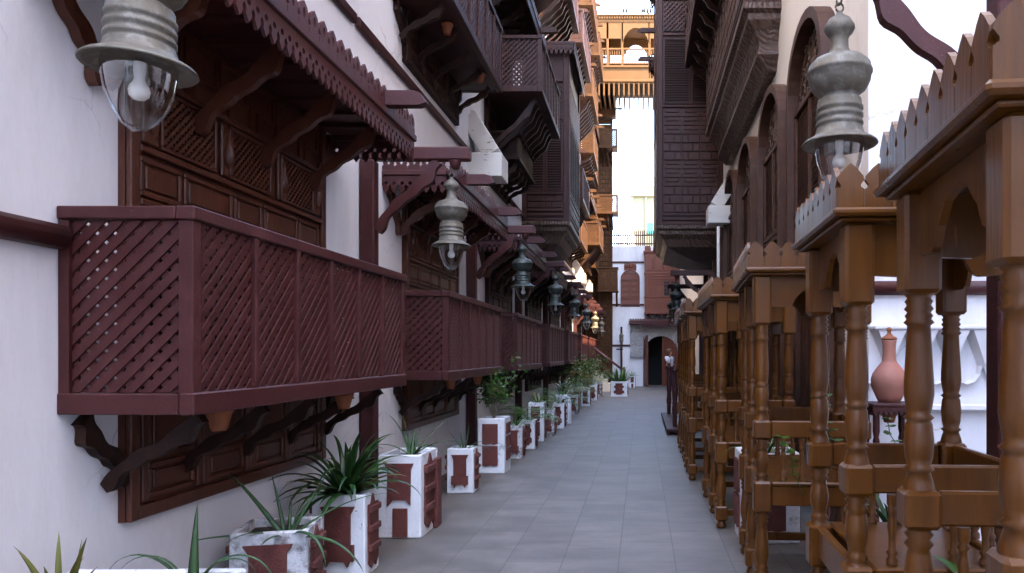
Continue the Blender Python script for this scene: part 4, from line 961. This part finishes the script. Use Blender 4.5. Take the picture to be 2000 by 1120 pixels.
# wall with a door opening
m=MB(); m.box(-4,.12,0,6,-.3,6.75); m.box(1.80,5,0,6,-.3,6.75); m.box(.12,1.80,0,6,2.45,6.75)
m.obj('wall','plaster',EH)
MB().box(.121,1.799,1.5,1.6,-.3,2.449).obj('dark_hall_sheet','black',EH)  # black sheet in the doorway standing for the unlit interior
for zz in (5.92,3.88,1.92):
    MB().bbox(-4,-.3 if zz<2 else (.15 if True else 0),-.05,-.001,zz,zz+.09,.01).obj('string_course','maroon',EH)
    if zz>2: MB().bbox(1.95,5,-.05,-.001,zz,zz+.09,.01).obj('string_course','maroon',EH)
def small_arch(parent,x,z):
    m=MB(); arch_ring(m,.92,1.75,1.32,.06,-.08,0); m.prism([(a_*.95,b_*.97) for a_,b_ in arch_pts(.9,1.7,1.3)],-.02,-.001)
    for zz in (.38,1.28): m.bbox(-.4,.4,-.06,-.021,zz,zz+.05,.008)
    m.bbox(-.02,.02,-.055,-.021,.44,1.27,.005)
    for k in (-1,1): 
        for q in range(3): raised(m,k*.21-.16,k*.21+.16,.46+q*.27,.46+q*.27+.24,-.021,.02,.014)
    o=m.obj('arch_window','carved_red',parent,(x,0,z))
    m=MB(); n=5
    m.bbox(-.30,.30,-.08,-.001,0,.08,.01)
    for k in range(n):
        c=-.24+k*.12; m.lathe([(0,.0),(.05,.02),(.06,.1),(.04,.16),(.045,.2+.06*(2-abs(k-2))/2),(0,.26+.06*(2-abs(k-2))/2)],c,-.04,.08,10,False)
    m.box(-.25,.25,-.05,-.003,.08,.28)
    m.obj('crest','carved_red',o,(0,0,1.76)); return o
small_arch(EH,-.52,3.83); small_arch(EH,2.45,3.83)
m=MB(); x0,x1,z0,z1,d=.17,1.95,3.45,6.35,.55
m.box(x0,x1,-d,0,z0,z1)
for (a_,b_,c,e_) in ((.03,.95,5.35,6.2),(.05,.9,5.15,5.35)): pass
m.bbox(x0-.06,x1+.06,-d-.07,-.001,z1,z1+.09,.01); m.bbox(x0-.02,x1+.02,-d-.03,-.001,5.35,5.42,.01)
for k in range(4): m.bbox(x0+.04+k*.44,x0+.40+k*.44,-d-.02,-d+.01,5.5,6.2,.02)
for k in range(3): m.lathe([(.02,0),(.04,.05),(.03,.2),(.045,.35),(.02,.5)],x0+.44*(k+1)-.02,-d-.03,5.6,8)
for k in range(4):
    b=.13*k; w_=.055
    m.bbox(x0+.1+b,x0+.1+b+w_,-d-.035+.004*k,-d+.005,4.32,5.28-b,.01); m.bbox(x0+.1+b+w_+.001,x1-.1,-d-.035+.004*k,-d+.005,5.28-b-w_,5.28-b,.01)
m.bbox(x0-.02,x1+.02,-d-.03,-.001,4.22,4.29,.01); m.bbox(x0-.02,x1+.02,-d-.03,-.001,z0+.0,z0+.1,.01)
o=m.obj('oriel','carved_red',EH)
m=MB()
for k in (0,1):
    c=1.22+k*.34; m.M=T(c,-d,0); arch_ring(m,.30,5.02-4.33,.5,.035,-.05,.0)
    m.M=T(c,-d,4.33); 
    m.v=[v for v in m.v]
m2=MB()
for k in (0,1):
    m2.M=T(1.22+k*.34,-d,4.33); m2.cur=0; arch_ring(m2,.31,.75,.6,.04,-.06,-.001); m2.cur=1; m2.prism([(a_*.8,b_*.95) for a_,b_ in arch_pts(.3,.72,.58)],-.012,-.002); m2.cur=0
    for q in range(3): m2.bbox(-.12,.12,-.03,-.013,.17+q*.17,.185+q*.17,.002)
    m2.bbox(-.008,.008,-.03,-.013,0,.7,.002)
m2.obj('casement','carved_red' and 'redwood',o).data.materials.append(M['glass_dark'])
m=MB()
for k in range(5):
    cx=x0+.0+k*.40
    m.bbox(cx,cx+.3,-d-.03,-d+.03,0,.15,.01)
    for q in range(5): m.lathe([(.02,0),(.035,.03),(.02,.08),(0,.1)],cx+.04+q*.055,-d,.15,6,False)
m.obj('crest','carved_red',o,(0,0,z1+.092))
m=MB()
for k in range(9): m.bbox(x0+.05+k*.2,x0+.13+k*.2,-d+.02,-.01,z0-.16,z0-.002,.01)
m.obj('corbel_row','purple_wood',o)
# roof railing
m=MB()
for k in range(60):
    x=-1.6+k*.105; m.prism([(x-.028,0),(x+.028,0),(x+.028,.66),(x+.036,.70),(x,.80),(x-.036,.70),(x-.028,.66)],-.012,.012)
m.bbox(-1.7,4.7,.013,.05,.10,.17,.005); m.bbox(-1.7,4.7,.013,.05,.52,.58,.005)
m.obj('railing','maroon',EH,(0,.15,6.75))
# door surround, hood and leaves
m=MB(); m.box(-.52,.12,-.13,-.001,1.40,2.95); m.box(1.80,2.3,-.13,-.001,1.40,2.95)
m.box(.12,1.80,-.13,-.001,2.45,2.95)
# arch infill
pts=[(.12,2.45),(.12,1.7)]
n=16
o_=[( .96+.80*math.cos(math.pi*(1-i/n)), 1.62+.80*math.sin(math.pi*(1-i/n))) for i in range(n+1)]
for i in range(n):
    a_,b_=o_[i],o_[i+1]; m.add([(a_[0],-.13,a_[1]),(b_[0],-.13,b_[1]),(b_[0],-.13,2.449),(a_[0],-.13,2.449),(a_[0],.2,a_[1]),(b_[0],.2,b_[1]),(b_[0],.2,2.449),(a_[0],.2,2.449)],[(0,1,2,3),(0,4,5,1),(4,7,6,5)])
m.obj('door_surround','carved_white',EH)
m=MB(); m.bbox(-.56,2.34,-.5,-.001,2.96,3.14,.01)
for k in range(36): m.prism([(-.54+k*.08,3.14),(-.475+k*.08,3.14),(-.475+k*.08,3.21),(-.5075+k*.08,3.245),(-.54+k*.08,3.21)],-.49,-.46)
tooth_row(m,2.86,.08,.12,.016,-.48,2.958)
for v in (): pass
m.obj('door_hood','maroon',EH)
def door_leaf(nm_,x,rz,sgn):
    m=MB(); w_=.80
    pts=[(0,0),(sgn*w_,0)]+[(sgn*w_*(1-i/8), 1.62+ (.8*math.sin(math.acos(max(-1,min(1,(i/8)*1.0)))))) for i in range(0,9)]
    m.prism(pts,-.03,.03)
    for zz in (.1,.55,1.0,1.45): 
        a_,b_=sorted((sgn*.08,sgn*(w_-.08))); raised(m,a_,b_,zz,zz+.4,-.03,.05,.02); 
    for k in range(12): m.lathe([(0,.02),(.02,.01),(.025,0)],sgn*.04,-.04,.1+k*.13,6,False)
    o=m.obj('door',nm_,EH,(x,-.14,.02),rz)
    MB().lathe([(0.0,.05),(.02,.045),(.03,.02),(.015,0)],0,0,0,10,False).obj('handle','metal_black',o,(sgn*(w_-.1),-.05,1.0))
    return o
door_leaf('carved_red',.14,R(-78)-0,-1 if False else 1)
door_leaf('carved_red',1.78,R(-18),-1)
MB().bbox(-.0,.34,-.02,-.001,0,.06,.004).obj('name_plaque','glass_dark',EH,(-1.2,0,1.75)) 
m=MB(); m.bbox(-.07,.07,-.08,-.001,0,.26,.01); m.lathe([(.04,-.06),(.045,-.03),(.0,.0)],0,-.13,.1,10); m.bbox(-.03,.03,-.13,-.08,.03,.09,.01); m.obj('wall_camera','white_paint',EH,(-.55,0,3.0))
# wall lamp post in front of the end house
o=empty('lamp_post','thin maroon post with a small lantern standing before the end wall','lamp post',(-.93,34.0,0))
MB().bbox(-.05,.05,-.05,.05,0,2.85,.008).obj('post','maroon_dark',o); MB().lathe([(.05,0),(.07,.05),(.05,.1),(.09,.14),(.11,.17)]+[(.1,.2),(.1,.4),(.12,.43),(.07,.5),(.05,.55),(.03,.6)],0,-.0,2.0,12).obj('lamp','metal',o)
# ------------------------------------------------------------------ left end tower house (brown)
TH=empty('tower_house','tall brown brick and timber house jutting out at the far left end of the alley','house',(0,33.25,0))
m=MB(); m.box(-3.6,-1.38,0,1.1,-.3,12.2); 
rnd=random.Random(4)
for r_ in range(60):
    z=.05+r_*.2
    for k in range(5):
        x=-2.5+k*.24+(.12 if r_%2 else 0); m.bbox(x,min(x+.2,-1.385),-.02-.015*rnd.random(),.002,z,z+.15,.012)
m.obj('wall','ochre_sunlit_wood',TH)
m=MB()
for x in (-1.37,-2.0): m.bbox(x-.05,x+.05,-.07,-.001,0,12.2,.01)
m.bbox(-2.6,-1.3,-.12,-.001,12.2,12.4,.02); m.bbox(-2.6,-1.3,-.09,-.001,8.6,8.75,.02); m.obj('timber_frame','ochre_sunlit_wood',TH)
def tbox(x0,x1,z0,z1,d,nm_='bay_box',mt='ochre_sunlit_wood'):
    m=MB(); m.box(x0,x1,-d,0,z0,z1); m.bbox(x0-.04,x1+.04,-d-.04,-.001,z1,z1+.06,.01); m.bbox(x0-.04,x1+.04,-d-.04,-.001,z0-.06,z0-.001,.01)
    for k in range(2): raised(m,x0+.05+k*(x1-x0-.1)/2,x0+(k+1)*(x1-x0-.1)/2,z0+.1,z1-.1,-d,.04,.02)
    m.prism([(-d,z0-.062),(-.0,z0-.062),(-.0,z0-.7),(-.08,z0-.68)],x1-.08,x1,'yz'); m.prism([(-d,z0-.062),(-.0,z0-.062),(-.0,z0-.7),(-.08,z0-.68)],x0,x0+.08,'yz')
    return m.obj(nm_,mt,TH)
tbox(-1.95,-1.08,4.45,5.45,.6)
def tbal(x0,x1,z,d):
    o=balcony(TH,x0,z,d,x1-x0,.85,'ochre_sunlit_wood',2,brk=3,brk_h=.6); return o
tbal(-2.0,-1.05,7.9,.9); tbal(-2.0,-1.08,10.9,.8)
m=MB(); m.box(-2.2,-1.15,-.5,0,12.42,13.3); m.bbox(-2.25,-1.1,-.56,-.001,13.3,13.4,.01)
for k in range(7): m.lathe([(.03,0),(.06,.06),(.03,.12),(.07,.2),(.03,.3),(0,.34)],-2.1+k*.15,-.3,13.4,8,False)
m.bbox(-1.16,-.85,-.3,-.2,12.8,12.88,.02)
m.obj('roof_turret','ochre_sunlit_wood',TH)
# ------------------------------------------------------------------ stair
ST=empty('stair','small wooden stair with sloping handrails beside the far left planters','stair',(-1.62,29.6,0))
m=MB()
for k in range(5): m.box(k*.2-.55,k*.2+.25,0,.9,0,.85-k*.17) if False else m.bbox(k*.2-.4,k*.2-.2+.02,0,.9,0,.85-k*.17,.008)
m.obj('steps','stone',ST)
m=MB()
for yy in (0,.9): 
    m.tube([(-.4,yy,1.85),(.9,yy,.85)],.035,8); m.tube([(-.4,yy,1.35),(.9,yy,.35)],.011,6)
    m.lathe([(.04,0),(.05,.3),(.035,.6),(.055,.8),(.03,.9),(.045,.98),(0,1.02)],.9,yy,0,10,False); m.lathe([(.04,0),(.05,1.2),(.035,1.5),(.055,1.8),(.03,1.9),(.045,1.98),(0,2.02)],-.4,yy,0,10,False)
m.obj('handrail','maroon',ST)
# ------------------------------------------------------------------ bridge between the houses
BR=empty('covered_bridge','ochre wooden bridge room spanning high between the two house rows','bridge',(0,31,0))
m=MB(); X0,X1=-2.5,2.3
m.box(X0,X1,0,1.8,13.25,13.35); m.box(X0,X1,0,.08,13.35,13.92); m.box(X0,X1,1.72,1.8,13.35,13.92); m.bbox(X0,X1,-.06,-.001,13.3,13.4,.02); m.bbox(X0,X1,-.06,.14,13.92,14.02,.02)
for k in range(22): m.bbox(X0+k*.215,X0+k*.215+.07,-.05,1.85,12.72,13.249,.01)
m.obj('deck','amber_wood',BR)
m=MB()
for x in (-1.45,-.82,.36,.82,1.6): m.bbox(x-.05,x+.05,.0,.10,14.02,15.9,.01); m.bbox(x-.05,x+.05,1.70,1.79,14.02,15.9,.01)
for y0 in (0,1.7):
    m.box(X0,-.87,y0,y0+.08,15.2,15.9); m.box(.41,X1,y0,y0+.08,15.2,15.9)
    n=14; ar=[(-.235+.60*math.cos(math.pi*(1-i/n)), 14.85+.02+.80*math.sin(math.pi*(1-i/n))**1.3*(1.0)) for i in range(n+1)]
    for i in range(n):
        a_,b_=ar[i],ar[i+1]; m.add([(a_[0],y0,a_[1]),(b_[0],y0,b_[1]),(b_[0],y0,15.9),(a_[0],y0,15.9),(a_[0],y0+.08,a_[1]),(b_[0],y0+.08,b_[1]),(b_[0],y0+.08,15.9),(a_[0],y0+.08,15.9)],[(0,1,2,3),(4,7,6,5),(0,4,5,1)])
m.bbox(X0,X1,-.03,1.85,15.9,16.0,.02); m.box(X0,X1,0,1.8,16.0,16.15); m.bbox(X0,X1,-.1,1.9,16.15,16.22,.02)
for k in range(44): m.bbox(X0+.02+k*.109,X0+.08+k*.109,-.09,-.035,16.02,16.12,.01)
m.obj('arcade','amber_wood',BR)
m=MB()
for y0 in (.04,1.74):
    m.bbox(X0,X1,y0-.03,y0+.03,14.72,14.80,.01); m.bbox(X0,X1,y0-.03,y0+.03,14.1,14.16,.01)
    for k in range(48): m.lathe([(.02,0),(.028,.1),(.015,.25),(.028,.4),(.015,.56)],X0+.05+k*.1,y0,14.16,6,False)
m.obj('balustrade','amber_wood',BR)
for k,(x,z_) in enumerate(((-.75,0),(-.62,0),(.05,0),(.15,0),(.28,0),(.42,0),(.62,0))):
    m=MB(); s=.9+.1*(k%3)
    m.lathe([(0,-.12),(.03,-.09),(.055,-.02),(.05,.04),(.025,.08),(.032,.11),(.025,.14),(0,.155)],0,0,.16,8,False)
    m.add([(-.1,0,.05),(-.03,.03,.12),(-.03,-.03,.12),(-.22,.02,-.0),(-.22,-.02,-.0)],[(0,1,2),(0,3,4),(1,3,0),(1,2,4,3),(2,0,4)])
    m.add([(.03,.008,.27),(.03,-.008,.27),(.065,0,.262)],[(0,1,2)]); m.tube([(0,.015,.06),(0,.015,-.02)],.004,4); m.tube([(0,-.015,.06),(0,-.015,-.02)],.004,4)
    tag(m.obj('pigeon','black',None,(x,30.98,16.24),rz=k*1.1),['leftmost pigeon', 'second pigeon from the left', 'third pigeon from the left', 'middle pigeon', 'third pigeon from the right', 'second pigeon from the right', 'rightmost pigeon'][k]+' on the high bridge roof','pigeon','pigeons on the bridge roof')
# ------------------------------------------------------------------ houses beyond
o=empty('pale_tower','pale cream tower block with a teal window far beyond the roof railing','building',(0,70,0))
m=MB(); m.box(-1.0,3.5,0,4,0,17.6); m.box(-.9,3.3,.2,3.8,17.6,18.0)
for x in (-.95,.35,1.6): m.bbox(x,x+.22,-.16,-.001,8,16.9,.03)
m.bbox(-1.1,3.6,-.3,-.001,16.9,17.2,.05); m.obj('wall','pale',o); MB().bbox(.55,1.2,-.1,-.001,13.3,14.35,.02).obj('window','teal',o)
m=MB()
for k in range(7): m.tube([(.1+k*.3,0,17.95),(.1+k*.3,0,18.7)],.03,6)
m.tube([(.1,0,18.7),(1.9,0,18.7)],.04,6); m.tube([(.1,0,18.35),(1.9,0,18.35)],.03,6); m.obj('roof_rail','ochre_sunlit_wood',o)
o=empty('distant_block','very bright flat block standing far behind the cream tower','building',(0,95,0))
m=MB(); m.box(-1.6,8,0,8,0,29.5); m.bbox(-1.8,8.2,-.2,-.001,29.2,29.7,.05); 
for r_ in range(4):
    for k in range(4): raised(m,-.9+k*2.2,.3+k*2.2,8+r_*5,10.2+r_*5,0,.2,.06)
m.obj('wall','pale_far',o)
o=empty('domed_turret','small white dome on an arcaded drum beyond the roof railing','dome',(-1.06,50,0))
m=MB(); m.box(-.75,.75,-.75,.75,0,8.6); m.lathe([(.72,8.6),(.72,8.75),(.62,8.78),(.62,9.5),(.72,9.55),(.72,9.65)],seg=24); m.obj('drum','planter_white',o)
MB().lathe([(.66,9.65),(.64,9.85),(.54,10.1),(.38,10.28),(.18,10.38),(.05,10.42),(.04,10.6),(0,10.7)],seg=28,cap=False).obj('dome','planter_white',o)
m=MB()
for k in range(8):
    m.M=Matrix.Rotation(k*math.pi/4+.3,4,'Z')@T(0,-.625,8.8); m.prism([(a_,b_) for a_,b_ in arch_pts(.26,.6,.42,8)],-.004,.03)
m.obj('niche','stone',o)
# ------------------------------------------------------------------ person
def skin(name,nodes,edges,radii,mt,parent=None,loc=(0,0,0),sub=1):
    me=bpy.data.meshes.new(name); me.from_pydata(nodes,edges,[]); o=bpy.data.objects.new(name,me); C.objects.link(o)
    o.modifiers.new('s','SKIN'); sv=me.skin_vertices[0].data
    for i,r_ in enumerate(radii): sv[i].radius=r_ if isinstance(r_,tuple) else (r_,r_)
    sv[0].use_root=True
    ms=o.modifiers.new('u','SUBSURF'); ms.levels=sub; ms.render_levels=sub
    dg=bpy.context.evaluated_depsgraph_get(); m2=bpy.data.meshes.new_from_object(o.evaluated_get(dg)); m2.name=name
    bpy.data.objects.remove(o); m2.materials.clear(); m2.materials.append(M[mt])
    for p in m2.polygons: p.use_smooth=True; p.material_index=0
    return place(name,m2,parent,loc)
P=empty('person','person with reddish brown hair, white shirt and backpack straps standing at the arched door','person',(1.29,32.2,0),R(-42))
N=[(0,0,.95),(.0,0,1.15),(.0,0,1.35),(.0,0,1.45),(.02,0,1.53),(.03,0,1.60),(.03,0,1.70),
   (0,.17,1.40),(.02,.21,1.13),(.10,.20,.92),(.12,.2,.85),(0,-.17,1.40),(.03,-.21,1.13),(.16,-.19,.96),(.2,-.18,.92),
   (0,.09,.90),(.02,.1,.48),(-.02,.1,.08),(.1,.1,.03),(0,-.09,.90),(.03,-.1,.48),(.03,-.1,.08),(.15,-.1,.03)]
E=[(0,1),(1,2),(2,3),(3,4),(4,5),(5,6),(2,7),(7,8),(8,9),(9,10),(2,11),(11,12),(12,13),(13,14),(0,15),(15,16),(16,17),(17,18),(0,19),(19,20),(20,21),(21,22)]
RR=[(.12,.14),(.10,.13),(.11,.15),(.06,.08),.05,.085,.075,.06,.043,.032,.03,.06,.043,.032,.03,.085,.06,.04,.035,.085,.06,.04,.035]
skin('body',N,E,RR,'skin',P,(0,0,0),2)
skin('shirt',[(0,0,.93),(0,0,1.15),(0,0,1.38),(0,.18,1.40),(.01,.22,1.2),(0,-.18,1.40),(.02,-.22,1.2)],[(0,1),(1,2),(2,3),(3,4),(2,5),(5,6)],[(.15,.185),(.135,.17),(.125,.17),.08,.072,.08,.072],'shirt',P,(0,0,0),2)
skin('trousers',[(0,0,.95),(0,.09,.88),(.02,.1,.48),(-.02,.1,.10),(0,-.09,.88),(.03,-.1,.48),(.03,-.1,.10)],[(0,1),(1,2),(2,3),(0,4),(4,5),(5,6)],[(.135,.16),.11,.08,.06,.11,.08,.06],'trousers',P,(0,0,0),2)
m=MB(); m.lathe([(0,.15),(.06,.14),(.105,.11),(.128,.05),(.13,0),(.12,-.06),(.09,-.11),(0,-.12)],-.03,0,1.66,16,False); h=m.obj('hair','hair',P)
m=MB(); m.lathe([(0,-.02),(.012,-.01),(.014,.0),(.0,.025)],.118,0,1.625,8,False); m.obj('nose','skin',P)
m=MB(); m.tube([(.12,.10,1.42),(.15,.11,1.3),(.12,.12,1.12)],.011,6); m.tube([(.12,-.10,1.42),(.15,-.11,1.3),(.12,-.12,1.12)],.011,6); m.tube([(.12,.10,1.42),(0,.11,1.47),(-.13,.1,1.4)],.011,6); m.tube([(.12,-.10,1.42),(0,-.11,1.47),(-.13,-.1,1.4)],.02,6); m.bbox(-.23,-.125,-.12,.12,1.12,1.40,.03); m.obj('backpack','strap',P)
print('OBJECTS', len(bpy.data.objects), 'TOP', sum(1 for o in bpy.data.objects if o.parent is None))
